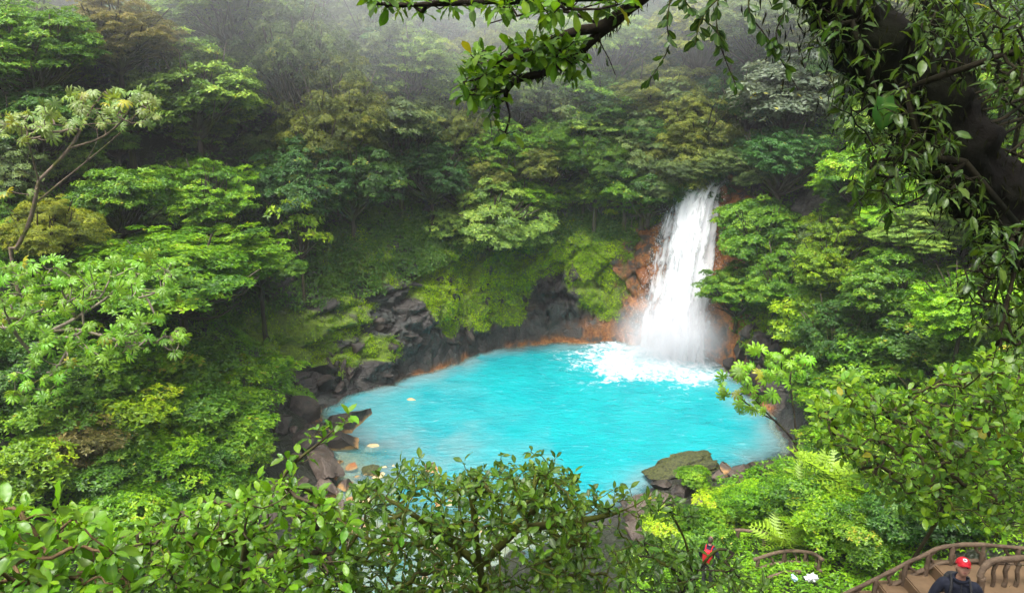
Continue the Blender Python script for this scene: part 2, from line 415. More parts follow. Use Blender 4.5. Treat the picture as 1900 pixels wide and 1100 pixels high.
FQ = np.stack([i + j, i + j2, i + NTH + j2, i + NTH + j], -1)
ismask = (DD[:-1] >= -.001) & (DD[:-1] < 7.2) & (cl.reshape(TH.shape)[:-1] > .05)
def submesh(name, faces, smooth):
    used, inv = np.unique(faces, return_inverse=True)
    return mesh_np(name, P[used], inv.reshape(faces.shape), {'rock': rock[used], 'orange': orange[used], 'moss': moss[used], 'bed': bed[used]}, smooth)
ground = tag(link('ground', submesh('ground', FQ[~ismask].reshape(-1, 4), True), GROUND), kind='structure')
cliff = tag(link('cliff', submesh('cliff', FQ[ismask].reshape(-1, 4), False), GROUND), kind='structure')

# ------------------------------------------------------------------ boulders and stones
def ico(sub):
    bm = bmesh.new(); bmesh.ops.create_icosphere(bm, subdivisions=sub, radius=1); bm.verts.ensure_lookup_table()
    v = np.array([x.co[:] for x in bm.verts]); f = np.array([[y.index for y in x.verts] for x in bm.faces]); bm.free(); return v, f
def rock_mesh(name, sub, seed, mt, planes=12, rough=.05, flat=False, lo=.3, hi=.6):
    r = np.random.default_rng(seed); v, f = ico(sub)
    for k in range(planes):
        n = nrm(r.normal(size=3)); h = r.uniform(lo, hi)
        t = v @ n - h; v = v - np.maximum(t, 0)[:, None] * n
    v = v * (1 + rough * 2 * (fbm(v * 2.3 + seed, 4, seed) - .5) + rough * .7 * (worley(v * 2.4 + seed, seed)[2] - .5) * (sub > 3))[:, None]
    v = v / np.abs(v).max(0)
    me = mesh_np(name, v, f, None, not flat); me.materials.append(mt)
    if not flat:
        try: me.set_sharp_from_angle(angle=math.radians(28))
        except Exception: pass
    return me
BOULDER = {k: [rock_mesh(f'boulder_{k}_{s}', 4, 100 + s * 7 + len(k), m, 12, .10) for s in range(4)]
           for k, m in (('dark', STONE), ('brown', STONE_BROWN), ('mossy', STONE_MOSSY), ('beige', STONE_BEIGE), ('rust', STONE_ORANGE))}
def boulder(px, py, w, hgt, kind, label, group=None, seed=0, rz=None, dep=1.0, sink=.35, tilt=.15):
    """px,py: where its foot meets ground or water; w: metres wide"""
    z = 0.0
    for _ in range(6):
        p = at_z(px, py, z); z = max(gz(p[0], p[1]), -.12)
    r = random.Random(seed * 31 + int(px))
    o = link('boulder', BOULDER[kind][seed % 4], None, None, None, (p[0], p[1], z + hgt * (.5 - sink)),
             (r.uniform(-tilt, tilt), r.uniform(-tilt, tilt), r.uniform(0, 6.28) if rz is None else rz), (w / 2, w / 2 * dep, hgt / 2))
    return tag(o, label, 'boulder', group)
B = boulder
LS = 'boulders heaped along the left shore'
B(640, 792, 3.0, 1.3, 'dark', 'broad flat dark slab jutting into the pool on the left shore', LS, 1, .3, .75, .25)
B(560, 772, 1.7, 1.6, 'dark', 'upright dark rounded boulder at the back of the left shore heap', LS, 2)
B(625, 828, 2.3, 1.2, 'dark', 'dark angular block just below the jutting slab on left shore', LS, 3, .8)
B(590, 838, 1.6, 1.0, 'brown', 'brown boulder beside the angular block on the left shore', LS, 0)
B(597, 876, 2.1, 1.6, 'brown', 'largest pale brown boulder at the middle of the left shore heap', LS, 1, 1.0)
B(555, 822, 1.6, .9, 'dark', 'dark boulder behind the pale brown one on the left shore', LS, 2)
B(600, 912, 1.5, .9, 'brown', 'brown boulder with a sloping top at the near end of the left shore', LS, 3)
B(640, 905, 1.1, .8, 'brown', 'small brown boulder at the water by the near end of the left shore', LS, 0)
B(560, 905, 1.2, .8, 'brown', 'brown boulder nearest the green slope on the left shore', LS, 2)
B(500, 940, 2.1, 1.5, 'brown', 'rounded tan boulder half hidden behind the rising branch', LS, 1)
B(520, 790, 1.4, .9, 'dark', 'dark boulder wedged against the left slope above the heap', LS, 3)
B(505, 745, 1.5, 1.2, 'dark', 'dark boulder at the foot of the cliff beside the left slope', LS, 0)
B(650, 868, .9, .45, 'rust', 'orange crusted stone at the water edge of the left shore', LS, 2)
B(620, 945, 1.3, .8, 'brown', 'brown stone below the left heap beside the outflow', LS, 1)
for k, (x, y, w) in enumerate([(575, 795, .8), (548, 850, .7), (630, 860, .6), (575, 930, .7), (650, 930, .6), (545, 800, .6), (602, 805, .7), (530, 880, .8), (662, 888, .5), (590, 950, .8)]):
    B(x, y, w, w * .7, ('dark', 'brown')[k % 2], 'small loose stone between the boulders of the left shore', 'small stones on the left shore', k)
B(763, 744, .85, .5, 'beige', 'lone beige boulder barely breaking the water near the cliff', None, 1, None, .8, .55)
SB = 'beige boulders in the shallows'
B(690, 812, .9, .35, 'beige', 'small rounded beige boulder, farthest of three in the shallows', SB, 2, None, .9, .6)
B(695, 832, 1.5, .5, 'beige', 'long flat beige boulder, largest of three in the shallows', SB, 3, .4, .6, .55)
B(718, 838, .8, .35, 'beige', 'small beige boulder touching the long flat one in the shallows', SB, 0, None, .9, .6)
B(690, 880, 1.0, .75, 'mossy', 'grey capped boulder in the beige shallows near the outflow', None, 1)
B(712, 888, 1.3, .5, 'beige', 'flat beige slab beside the grey capped boulder', SB, 2, None, .8, .5)
B(800, 872, .9, .5, 'dark', 'dark stone in the shallows behind the foreground bush', None, 3)
for k in range(26):
    x = 700 + 330 * rng.random(); y = 868 + 26 * rng.random() + max(0, x - 930) * .12
    B(x, y, .35 + .5 * rng.random(), .3, 'beige', 'small beige stone in the shallow outflow', 'small beige stones in the shallow outflow', k, None, .8, .5)
for k in range(22):
    t = rng.random(); x = 640 + 330 * rng.random() * (1 - .4 * t); y = 925 + 170 * t
    B(x, y, .4 + .7 * rng.random(), .5, ('beige', 'brown')[k % 3 == 0], 'stone in the white rapids below the pool', 'stones in the rapids', k, None, .8, .4)
BIGB = B(1265, 884, 3.4, 1.5, 'mossy', 'big moss covered boulder with rusty foot on the near right shore', None, 1, .35, .55, .22, .05)
bv, bf = ico(5); bq = bv * np.array([1, .6, .55]); bq[:, 2] *= .55 + .45 * sstep(-.9, .6, bq[:, 0])
for k, (n_, h_) in enumerate([((-.35, -.3, .9), .42), ((.2, -.9, .25), .5), ((.95, -.1, .25), .8)]):
    n_ = nrm(np.array(n_)); bq = bq - np.maximum(bq @ n_ - h_, 0)[:, None] * n_
bq = bq + nrm(bq) * ((fbm(bq * 3.1, 5, 77) - .5) * .42 + (worley(bq * np.array([1.6, 2.6, 4.2]), 31)[2] - .5) * .20)[:, None]
BIGB.data = mesh_np('big_boulder', bq, bf, None, False); BIGB.data.materials.append(STONE_MOSSY); BIGB.scale = (1.75, 1.4, .9); BIGB.rotation_euler = (0, -.08, .2)
_k = rng.integers(0, len(bq), 2600); _k = _k[(bq[_k, 2] > .05) & (fbm(bq[_k] * 3, 3, 78) > .47)]; _n = len(_k)
_v, _f, _a = scatter(np.array([[0, 0, 0], [.48, .23, .05], [1, 0, -.10], [.48, -.23, .05]]), np.array([[0, 1, 2], [0, 2, 3]]), bq[_k], nrm(bq[_k]) + rng.normal(0, .6, (_n, 3)), nrm(bq[_k]), rng.uniform(.02, .055, _n), rng.random(_n) * .9)
link('moss', mesh_np('boulder_moss', _v, _f, {'var': _a}), MOSSM, BIGB, (.085, .11, .012))['kind'] = 'stuff'
B(1250, 868, 3.0, .5, 'rust', 'low orange crusted ledge behind the mossy boulder', None, 2, .3, .5, .4, .05)
NS = 'dark stones along the near right shore'
for k, (x, y, w, lab) in enumerate([(1345, 878, 1.0, 'brown stone touching the right end of the mossy boulder'), (1375, 882, 1.1, 'brown stone in the middle of the row on the near right shore'),
        (1405, 872, .9, 'grey stone at the waterline of the near right shore'), (1432, 880, 1.2, 'dark flat stone below the small umbrella leaved tree'), (1335, 890, .8, 'small brown stone in front of the shore row'),
        (1365, 893, .8, 'grey brown stone under the shore row on the right'), (1408, 890, 1.5, 'wide dark stone at the right end of the shore row'), (1455, 874, .8, 'brown stone half under leaves at the right end of the shore'),
        (1230, 905, .9, 'wet dark stone in front of the mossy boulder'), (1265, 915, 1.0, 'dark stone beside the small bush in front of the mossy boulder'), (1300, 905, 1.0, 'dark angular stone right of the small bush'),
        (1298, 935, .7, 'pale grey stone on the leafy bank'), (1300, 948, .6, 'flat shiny grey stone on the leafy bank'), (1375, 955, 1.4, 'brown flat rock on the leafy bank above the railing'),
        (1290, 965, 1.0, 'brown stone with a pale spot on the leafy bank'), (1200, 965, 2.2, 'broad brown rock beside the outflow on the right'), (1180, 990, 1.2, 'pale cracked stone beside the outflow on the right'),
        (1215, 935, 1.3, 'brown rock at the mouth of the outflow on the right')]):
    B(x, y, w * 1.2, w * .6, ('brown', 'dark')[k in (3, 6, 8, 9)], lab, NS, k, None, 1.0, .25)
# stones set into the cliff, parts of it
CST = [rock_mesh(f'cliff_stone_{s}', 2, 300 + s, STONE, 8, .10, True, .18, .45) for s in range(6)]
CSO = [rock_mesh(f'cliff_rust_{s}', 2, 320 + s, STONE_ORANGE, 8, .10, True, .18, .45) for s in range(3)]
def on_cliff(deg, d):
    th = math.radians(deg); k = int(round((th + math.pi) / (2 * math.pi) * NTH)) % NTH
    r = len(_in) + int(np.clip(np.searchsorted(_d_out, d), 0, len(_d_out) - 1)); return P[r * NTH + k]
for k in range(70):
    deg = rng.uniform(75, 184); hh = rng.random() ** 1.6 * 2.2
    if deg > 180: deg -= 360
    p = on_cliff(deg, hh * .45 + .15); s = rng.uniform(.3, .85); p = p + .35 * s * np.array([math.cos(math.radians(deg)), math.sin(math.radians(deg)), 0])
    link('stone', CST[k % 6], None, cliff, None, p, tuple(rng.uniform(0, 6.28, 3)), (s, s * rng.uniform(.6, 1), s * rng.uniform(.55, .9)))
for k in range(26):
    deg = rng.uniform(4, 22); p = on_cliff(deg, rng.random() * 1.2); s = rng.uniform(.4, .9)
    link('stone', CST[k % 6], None, cliff, None, p, tuple(rng.uniform(0, 6.28, 3)), (s, s * .8, s * .7))
for (x, y, Y, s) in [(1192, 515, 48.0, .9), (1345, 360, 47.2, .9), (1360, 330, 47.5, .8),
                     (1332, 620, 45.0, 1.0), (1335, 655, 44.8, .9), (1345, 390, 47.0, .8), (1150, 630, 48.2, .8), (1110, 628, 48.4, .7), (1170, 625, 48, .9)]:
    p = at_y(x, y, Y); link('stone', CSO[int(x) % 3], None, cliff, None, p, (s, x * .1, y * .1), (s * .75, s * .6, s * .65))

# ------------------------------------------------------------------ pool water
def water_material():
    m, nt, N, out = mat('turquoise_water')
    geo = N('NewGeometry'); pos = geo.outputs['Position']
    dep = attr_(nt, 'depth'); fo = attr_(nt, 'foam')
    n1 = noise_(nt, pos, .35, 4); n2 = noise_(nt, pos, 2.3, 9, .68, .8)
    mp = N('Mapping'); nt.links.new(pos, mp.inputs[0]); mp.inputs['Rotation'].default_value = (0, 0, -.25); mp.inputs['Scale'].default_value = (.55, 1.9, 1)
    n3 = noise_(nt, mp.outputs[0], 1.9, 8, .62, 1.3)
    milk = remap(nt, math_(nt, 'ADD', dep, math_(nt, 'MULTIPLY', math_(nt, 'SUBTRACT', n1, .5), 1.2)), .15, 1.9)
    c = mixc(nt, milk, (.13, .25, .265), (.0, .305, .335))
    c = mixc(nt, math_(nt, 'MULTIPLY', attr_(nt, 'milk'), remap(nt, n1, .3, .7, .6, 1.0)), c, (.14, .26, .275))
    c = mixc(nt, remap(nt, n1, .42, .68, 0, .8), c, (.0, .255, .295))
    fl_ = math_(nt, 'MULTIPLY', remap(nt, n3, .56, .78), math_(nt, 'ADD', .22, fo))
    foam = math_(nt, 'MAXIMUM', fl_, remap(nt, math_(nt, 'ADD', fo, math_(nt, 'MULTIPLY', math_(nt, 'SUBTRACT', n2, .5), 2.0)), .36, 1.08), True)
    c2 = mixc(nt, foam, c, mixc(nt, remap(nt, n2, .35, .65), (.30, .50, .54), (.72, .75, .77)))
    p = N('BsdfPrincipled'); nt.links.new(c2, p.inputs['Base Color'])
    nt.links.new(remap(nt, foam, 0, 1, .12, .7), p.inputs['Roughness']); p.inputs['IOR'].default_value = 1.33; p.inputs['Specular IOR Level'].default_value = .32
    h = math_(nt, 'ADD', n3, math_(nt, 'MULTIPLY', noise_(nt, pos, 5, 3), .3))
    nt.links.new(bump_(nt, h, .9, .25), p.inputs['Normal'])
    tr = N('BsdfTransparent'); tr.inputs[0].default_value = (.82, .95, .96, 1)
    op = math_(nt, 'MAXIMUM', remap(nt, dep, .0, .75, .28, 1.0), foam)
    mx = N('MixShader'); nt.links.new(op, mx.inputs[0]); nt.links.new(tr.outputs[0], mx.inputs[1]); nt.links.new(p.outputs[0], mx.inputs[2])
    nt.links.new(mx.outputs[0], out.inputs[0]); return m
WATER = water_material()
gx = np.arange(-20, 17, .12); gy = np.arange(6, 50.5, .12); WX, WY = np.meshgrid(gx, gy)
wx, wy = WX.ravel(), WY.ravel()
wth, wd = polar(wx, wy); wdep = -ground_polar(wth, wd)[2]
fc_ = at_z(1205, 665, 0); dfall = np.hypot((wx - fc_[0]) * .82, (wy - fc_[1]))
foam = 1.1 * sstep(7.2, .6, dfall + (fbm(np.stack([wx * .5, wy * .5, 0 * wx], 1), 3, 90) - .5) * 5)
deg_w = np.degrees(wth)
stream = (wd > -3.5) * sstep(-130, -124, deg_w) * sstep(-88, -104, deg_w)
foam = np.maximum(foam, .40 * stream * sstep(32, 24, wy))
ww = (fbm(np.stack([wx * .9, wy * 1.3, 0 * wx], 1), 3, 91) - .5) * .16 + np.clip(foam, 0, 1) * (fbm(np.stack([wx * 2, wy * 2, 0 * wx], 1), 3, 92) - .3) * .35
ww += .5 * sstep(2.4, .3, dfall) * fbm(np.stack([wx * 1.5, wy * 1.5, 0 * wx], 1), 3, 93)
milk_ = np.clip(.75 * sstep(1, -9, wx + (fbm(np.stack([wx * .3, wy * .3, 0 * wx], 1), 3, 95) - .5) * 8) + .5 * sstep(-2.2, -.1, wd), 0, .9)
keep = (wdep > -.35) & ((wd < 1.2) | (np.abs(deg_w + 112) < 22))
ny, nx = WX.shape; i = (np.arange(ny - 1)[:, None] * nx + np.arange(nx - 1)[None]); FW = np.stack([i, i + 1, i + nx + 1, i + nx], -1).reshape(-1, 4)
FW = FW[keep[FW].any(1)]; used, inv = np.unique(FW, return_inverse=True)
pool = tag(link('water', mesh_np('water', np.stack([wx, wy, ww], 1)[used], inv.reshape(FW.shape), {'depth': wdep[used], 'foam': foam[used], 'milk': milk_[used]}, True), WATER), kind='structure')
tag(pool, 'milky turquoise pool water with white foam below the waterfall')

# ------------------------------------------------------------------ waterfall
def fall_material(name, thin, seed):
    m, nt, N, out = mat(name)
    uv = N('UVMap'); mp = N('Mapping'); nt.links.new(uv.outputs[0], mp.inputs[0]); mp.inputs['Location'].default_value = (seed, seed * 2.3, 0)
    mp.inputs['Scale'].default_value = (1.7, .5, 1)
    n1 = noise_(nt, mp.outputs[0], 1.6, 8, .68, .8)
    mp2 = N('Mapping'); nt.links.new(uv.outputs[0], mp2.inputs[0]); mp2.inputs['Location'].default_value = (seed * 3, seed, 0); mp2.inputs['Scale'].default_value = (.75, .28, 1)
    n2 = noise_(nt, mp2.outputs[0], 1.3, 4, .6)
    a = math_(nt, 'ADD', attr_(nt, 'dens'), math_(nt, 'ADD', math_(nt, 'MULTIPLY', math_(nt, 'SUBTRACT', n1, .5), 1.5), math_(nt, 'MULTIPLY', math_(nt, 'SUBTRACT', n2, .5), 1.3)))
    al = remap(nt, a, .5 - thin * .2, .95, 0, 1)
    c = mixc(nt, remap(nt, n1, .35, .6), (.82, .82, .85), (.92, .92, .93))
    p = N('BsdfPrincipled'); nt.links.new(c, p.inputs['Base Color']); p.inputs['Roughness'].default_value = .6; p.inputs['Specular IOR Level'].default_value = .3
    nt.links.new(bump_(nt, math_(nt, 'ADD', n1, n2), .3, .2), p.inputs['Normal'])
    t = N('BsdfTranslucent'); t.inputs[0].default_value = (.96, .96, .97, 1)
    m1 = N('MixShader'); m1.inputs[0].default_value = .48; nt.links.new(p.outputs[0], m1.inputs[1]); nt.links.new(t.outputs[0], m1.inputs[2])
    tr = N('BsdfTransparent'); mx = N('MixShader'); nt.links.new(al, mx.inputs[0]); nt.links.new(tr.outputs[0], mx.inputs[1]); nt.links.new(m1.outputs[0], mx.inputs[2])
    nt.links.new(mx.outputs[0], out.inputs[0]); return m
LIPL, LIPR = at_y(1256, 338, 48.6), at_y(1353, 348, 46.9)
BASL, BASR = at_z(1194, 645, 0), at_z(1314, 680, 0)
falls = tag(empty('waterfall', tuple((BASL + BASR) / 2)), 'white waterfall plunging over rust stained rock into the turquoise pool', 'waterfall')
FO = (BASL + BASR) / 2
toward = nrm(np.array([PC[0], PC[1], 0]) - np.array([FO[0], FO[1], 0]))
def fall_sheet(name, off, u0, u1, matl, seed, bulge=.25, dens=.8, w0=.0):
    nu, nv = 60, 150; u = np.linspace(0, 1, nu); v = np.linspace(-.12, 1, nv); U_, V_ = np.meshgrid(u0 + (u1 - u0) * u, v); E_ = np.meshgrid(u, v)[0]
    vv = np.clip(V_, 0, 1)
    top = LIPL + (LIPR - LIPL) * U_[..., None]; bot = BASL + (BASR - BASL) * U_[..., None]
    s = vv ** 1.0; hor = (vv ** .75)[..., None]
    pos = top * (1 - hor) + bot * hor; pos[..., 2] = top[..., 2] * (1 - s) + bot[..., 2] * s
    pos[..., 2] += np.clip(-V_, 0, 1) * 6; back = np.clip(-V_, 0, 1) * 14
    pos = pos - toward * back[..., None]
    q = np.stack([U_ * 4.0 * 1.6, V_ * 2.6, 0 * U_ + seed], -1).reshape(-1, 3)
    nn = (fbm(q, 4, 200 + seed).reshape(U_.shape) - .5)
    pos = pos + toward * (off + nn * .9 * (.3 + vv) + bulge * np.sin(np.clip(U_, 0, 1) * math.pi) + .5 * np.sqrt(vv) * (1 - vv) * 1.6)[..., None]
    side = nrm(BASR - BASL); edge = np.minimum(E_, 1 - E_)
    pos = pos + side * (nn * .5)[..., None]
    dn = dens * sstep(0, .22, edge + .12 * nn) + .06 * vv
    i = (np.arange(nv - 1)[:, None] * nu + np.arange(nu - 1)[None]); Fq = np.stack([i, i + 1, i + nu + 1, i + nu], -1).reshape(-1, 4)
    L = (pos - FO).reshape(-1, 3)
    me = mesh_np(name, L, Fq, {'dens': dn.ravel()}, True, np.stack([U_.ravel() * 4.2, V_.ravel() * 11], 1))
    return link(name, me, matl, falls)
fall_sheet('water_sheet', -.35, .02, .98, fall_material('fall_back', .3, 1.3), 1, .2, 1.25)
fall_sheet('water_sheet', .05, .12, .95, fall_material('fall_mid', .1, 5.1), 2, .3, 1.05)
fall_sheet('water_sheet', .45, .28, .85, fall_material('fall_front', .0, 9.7), 3, .4, .92)
fall_sheet('water_sheet', .25, -.06, .35, fall_material('fall_side', .0, 13.7), 4, .1, .72)
# spray: tiny drops thrown off the sheet and round its foot
nsp = 12000; sv = rng.random(nsp) ** .6; su = rng.random(nsp) * 1.1 - .05
t_ = LIPL + (LIPR - LIPL) * su[:, None]; b_ = BASL + (BASR - BASL) * su[:, None]
sp = t_ * (1 - (sv ** .75)[:, None]) + b_ * (sv ** .75)[:, None]; sp[:, 2] = t_[:, 2] * (1 - sv) + b_[:, 2] * sv
sp += toward * (rng.random(nsp) * 1.2 * (.4 + sv))[:, None] + rng.normal(size=(nsp, 3)) * (.1 + .35 * sv ** 3)[:, None] * np.array([1, 1, .6])
sp[:, 2] = np.maximum(sp[:, 2], .05)
TV = np.array([[0, -.18, 0], [1, 0, 0], [0, .18, 0], [-.6, 0, 0.]]); TF = np.array([[0, 1, 2], [0, 2, 3]])
v_, f_, a_ = scatter(TV, TF, sp - FO, np.tile([0, 0, -1.0], (nsp, 1)) + rng.normal(size=(nsp, 3)) * .15, np.tile([0, -1, .3], (nsp, 1)) + rng.normal(size=(nsp, 3)) * .4, rng.uniform(.02, .06, nsp), rng.random(nsp))
SPRAY = plain('spray', (.92, .94, .96), .6, .02)
tag(link('spray', mesh_np('spray', v_, f_, {'var': a_}), SPRAY, falls), kind='stuff')
# upper cascade glimpsed between branches above the lip
def strip(name, pts, w, matl, par, seed):
    pts = smooth_path(np.array(pts), 40); tan = nrm(np.gradient(pts, axis=0)); sd_ = nrm(np.cross(tan, np.tile(toward, (40, 1))))
    nu = 10; u = np.linspace(-1, 1, nu); V = pts[:, None] + sd_[:, None] * (u[None, :, None] * w / 2) + toward * (fbm(np.stack([np.tile(u, 40) * 2, np.repeat(np.arange(40) * .3, nu), np.full(40 * nu, seed)], 1), 3, seed).reshape(40, nu, 1) * .4)
    i = np.arange(39)[:, None] * nu + np.arange(nu - 1)[None]; Fq = np.stack([i, i + 1, i + nu + 1, i + nu], -1).reshape(-1, 4)
    dn = np.tile(1.0 * sstep(0, .3, 1 - np.abs(u)), (40, 1))
    uv = np.stack([np.tile(u * w / 2, 40), np.repeat(np.arange(40) * .15, nu)], 1)
    return link(name, mesh_np(name, (V - FO).reshape(-1, 3), Fq, {'dens': dn.ravel()}, True, uv), matl, par)
strip('upper_cascade', [at_y(1385, 238, 52), at_y(1382, 262, 51.5), at_y(1360, 300, 50.8), at_y(1330, 325, 50), at_y(1312, 342, 48.8)], 2.2, bpy.data.materials['fall_back'], falls, 5)
strip('side_trickle', [at_y(1322, 590, 45.6), at_y(1312, 608, 45.2), at_y(1303, 625, 44.9), at_y(1303, 655, 44.6)], .5, bpy.data.materials['fall_side'], falls, 6)

# mist round the foot of the fall
mm, nt, N, out = mat('mist_air'); nt.nodes.remove(out); out = N('OutputMaterial')
tc = N('TexCoord'); vl = N('VectorMath', operation='LENGTH'); nt.links.new(tc.outputs['Object'], vl.inputs[0])
nz = noise_(nt, tc.outputs['Object'], 2.2, 3)
dn = math_(nt, 'MULTIPLY', remap(nt, vl.outputs['Value'], 1.0, .1, 0, MIST_DENSITY), remap(nt, nz, .3, .7, .3, 1.3))
pv = N('VolumePrincipled'); pv.inputs['Color'].default_value = (.97, .97, 1, 1); nt.links.new(dn, pv.inputs['Density']); nt.links.new(pv.outputs[0], out.inputs['Volume'])
mv, mf = ico(3); mc_ = at_z(1255, 668, 0)
tag(link('mist', mesh_np('mist', mv, mf, None, True), mm, None, None, (mc_[0] - .3, mc_[1] - .3, 1.6), None, (4.4, 3.2, 3.6)), 'white mist drifting round the foot of the waterfall', None, None, 'stuff')

# bank of mist lying against the far slope
mm, nt, N, out = mat('mist_bank_air'); nt.nodes.remove(out); out = N('OutputMaterial')
tc = N('TexCoord'); vl = N('VectorMath', operation='LENGTH'); nt.links.new(tc.outputs['Object'], vl.inputs[0])
dn = remap(nt, vl.outputs['Value'], 1.0, .25, 0, BANK_DENSITY)
pv = N('VolumePrincipled'); pv.inputs['Color'].default_value = (.97, .97, 1, 1); nt.links.new(dn, pv.inputs['Density']); nt.links.new(pv.outputs[0], out.inputs['Volume'])
tag(link('mist', mesh_np('mist_bank', mv, mf, None, True), mm, None, None, (-17, 47.5, 25), None, (56, 17.5, 12.5)), 'pale bank of mist drifting across the upper far slope', None, None, 'stuff')

# ------------------------------------------------------------------ foliage generators
LEAF_T = np.array([[0, 0, 0], [.48, .23, .05], [1, 0, -.10], [.48, -.23, .05]]); LEAF_F = np.array([[0, 1, 2], [0, 2, 3]])
NARROW_T = np.array([[0, 0, 0], [.45, .13, .04], [1, 0, -.2], [.45, -.13, .04]])
def sprays(cent, norm, k, size, r, tilt=.25, tmpl=LEAF_T, var=None, droop=0.0):
    """rosettes of k leaves round each centre"""
    n = len(cent); norm = nrm(norm)
    a = np.where(np.abs(norm[:, 2:3]) < .9, np.array([[0, 0, 1.0]]), np.array([[1.0, 0, 0]]))
    t1 = nrm(np.cross(norm, a)); t2 = np.cross(norm, t1)
    ang = (np.arange(k) / k * 2 * math.pi)[None] + r.uniform(0, 6.28, (n, 1)) + r.normal(0, .25, (n, k))
    fw = t1[:, None] * np.cos(ang)[..., None] + t2[:, None] * np.sin(ang)[..., None] + norm[:, None] * r.normal(tilt, .28, (n, k, 1)) - np.array([0, 0, droop])
    pos = np.repeat(cent[:, None], k, 1) + r.normal(0, .12, (n, k, 3)) * np.mean(size)
    sz = np.asarray(size).reshape(-1, 1) * r.uniform(.65, 1.2, (n, k)) if np.ndim(size) else size * r.uniform(.65, 1.2, (n, k))
    up = np.repeat(norm[:, None], k, 1) + r.normal(0, .3, (n, k, 3))
    v = (r.random((n, 1)) * .45 + r.random((n, k)) * .55) if var is None else np.clip(var[:, None] + r.normal(0, .13, (n, k)), 0, 1)
    return scatter(tmpl, LEAF_F, pos.reshape(-1, 3), fw.reshape(-1, 3), up.reshape(-1, 3), np.broadcast_to(sz, (n, k)).reshape(-1), v.reshape(-1))
def make_crown(name, seed, pads, per, k, leaf, padr=(.22, .4), style='dome', tmpl=LEAF_T, droop=0.0):
    """a unit crown (radius 1, height -1..1) of leafy pads at the ends of limbs; returns (leaf mesh, limb mesh)"""
    r = np.random.default_rng(seed); bag = Bag(); wood = Bag(); cs = []
    while len(cs) < pads:
        d = nrm(r.normal(size=3)); d[2] = d[2] * .9 + .25
        if d[2] < -.55: continue
        rad = r.uniform(.55, .95) if r.random() < .75 else r.uniform(.2, .6)
        lump = .78 + .45 * vnoise((d * 1.7 + seed)[None], seed)[0]
        c = d * rad * lump
        if style == 'tier': c[2] += r.normal(0, .12)
        if style == 'flat': c[2] = c[2] * .5 + .45 * (1 - (c[0] ** 2 + c[1] ** 2))
        cs.append(c)
    for c in cs:
        pr = r.uniform(*padr); m = int(per * (pr / np.mean(padr)) ** 2) + 4
        rr = np.sqrt(r.random(m)) * pr; aa = r.uniform(0, 6.28, m)
        dome = .55 if style != 'tier' else .42
        off = np.stack([rr * np.cos(aa), rr * np.sin(aa), pr * dome * (1 - (rr / pr) ** 2) + r.normal(0, .05 * pr, m) - droop * rr], 1)
        outw = nrm(np.array([c[0], c[1], .15]))
        nn = np.array([0, 0, .8]) + .45 * outw + off * np.array([1.4, 1.4, .4]) / pr * .5 + r.normal(0, .22, (m, 3))
        shade = np.clip(.42 + r.normal(0, .16) + r.normal(0, .12, m), 0, .97); shade[r.random(m) < .0012] = .995
        bag.add(*sprays(c + off, nn, k, leaf, r, .2, tmpl, shade, droop))
        b0 = np.array([0, 0, -1.0 + .5 * r.random()]) * np.array([1, 1, 1.0])
        mid = b0 * .5 + c * .5 + np.array([0, 0, -.08]) + r.normal(0, .06, 3)
        wood.add(*tube(smooth_path([b0, mid, c - np.array([0, 0, .02])], 6), np.linspace(.035, .008, 6), 5))
    me = bag.mesh(name); me.materials.append(LEAF); wm = wood.mesh(name + '_limbs', True); wm.materials.append(BARK)
    return me, wm
def make_trunk(name, seed):
    r = np.random.default_rng(seed); p = [np.array([0, 0, -.12])]
    for t in np.linspace(.15, 1.0, 6): p.append(np.array([r.normal(0, .018), r.normal(0, .018), t]))
    n = 14; V, Fq = tube(smooth_path(p, n), np.linspace(1, .55, n) * np.where(np.arange(n) == 0, 1.5, 1), 8, .08)
    me = mesh_np(name, V, Fq, {'var': np.full(len(V), .5)}, True); me.materials.append(BARK); return me
CR = {'dome': [make_crown(f'crown_dome_{s}', 500 + s, 100, 30, 5, .075, (.15, .3)) for s in range(3)],
      'tier': [make_crown(f'crown_tier_{s}', 520 + s, 90, 30, 6, .080, (.15, .31), 'tier') for s in range(3)],
      'feather': [make_crown(f'crown_feather_{s}', 540 + s, 100, 28, 6, .085, (.15, .28), 'dome', NARROW_T, .25) for s in range(3)],
      'flat': [make_crown(f'crown_flat_{s}', 560 + s, 70, 30, 6, .085, (.18, .32), 'flat') for s in range(2)],
      'bushy': [make_crown(f'crown_bushy_{s}', 580 + s, 44, 44, 5, .115, (.3, .5)) for s in range(3)],
      'broad': [make_crown(f'crown_broad_{s}', 620 + s, 85, 26, 5, .105, (.16, .34)) for s in range(2)],
      'sprig': [make_crown(f'crown_sprig_{s}', 600 + s, 13, 16, 6, .17, (.3, .45), 'tier') for s in range(2)]}
TRUNKS = [make_trunk(f'trunk_{s}', 700 + s) for s in range(4)]
BARKS = [(.10, .075, .055), (.16, .13, .10), (.07, .055, .04)]
_tree_n = 0
def march(px, py, h, ymin=12, ymax=110):
    """first point on the ray that is h above the ground"""
    d = ray(px, py)
    Y = np.arange(ymin, ymax, .2); pts = CAM[None] + d[None] * (Y / d[1])[:, None]
    hz = pts[:, 2] - ground_z(pts[:, 0], pts[:, 1]); k = np.argmax(hz < h)
    if hz[k] >= h: k = len(Y) - 1
    return pts[k]
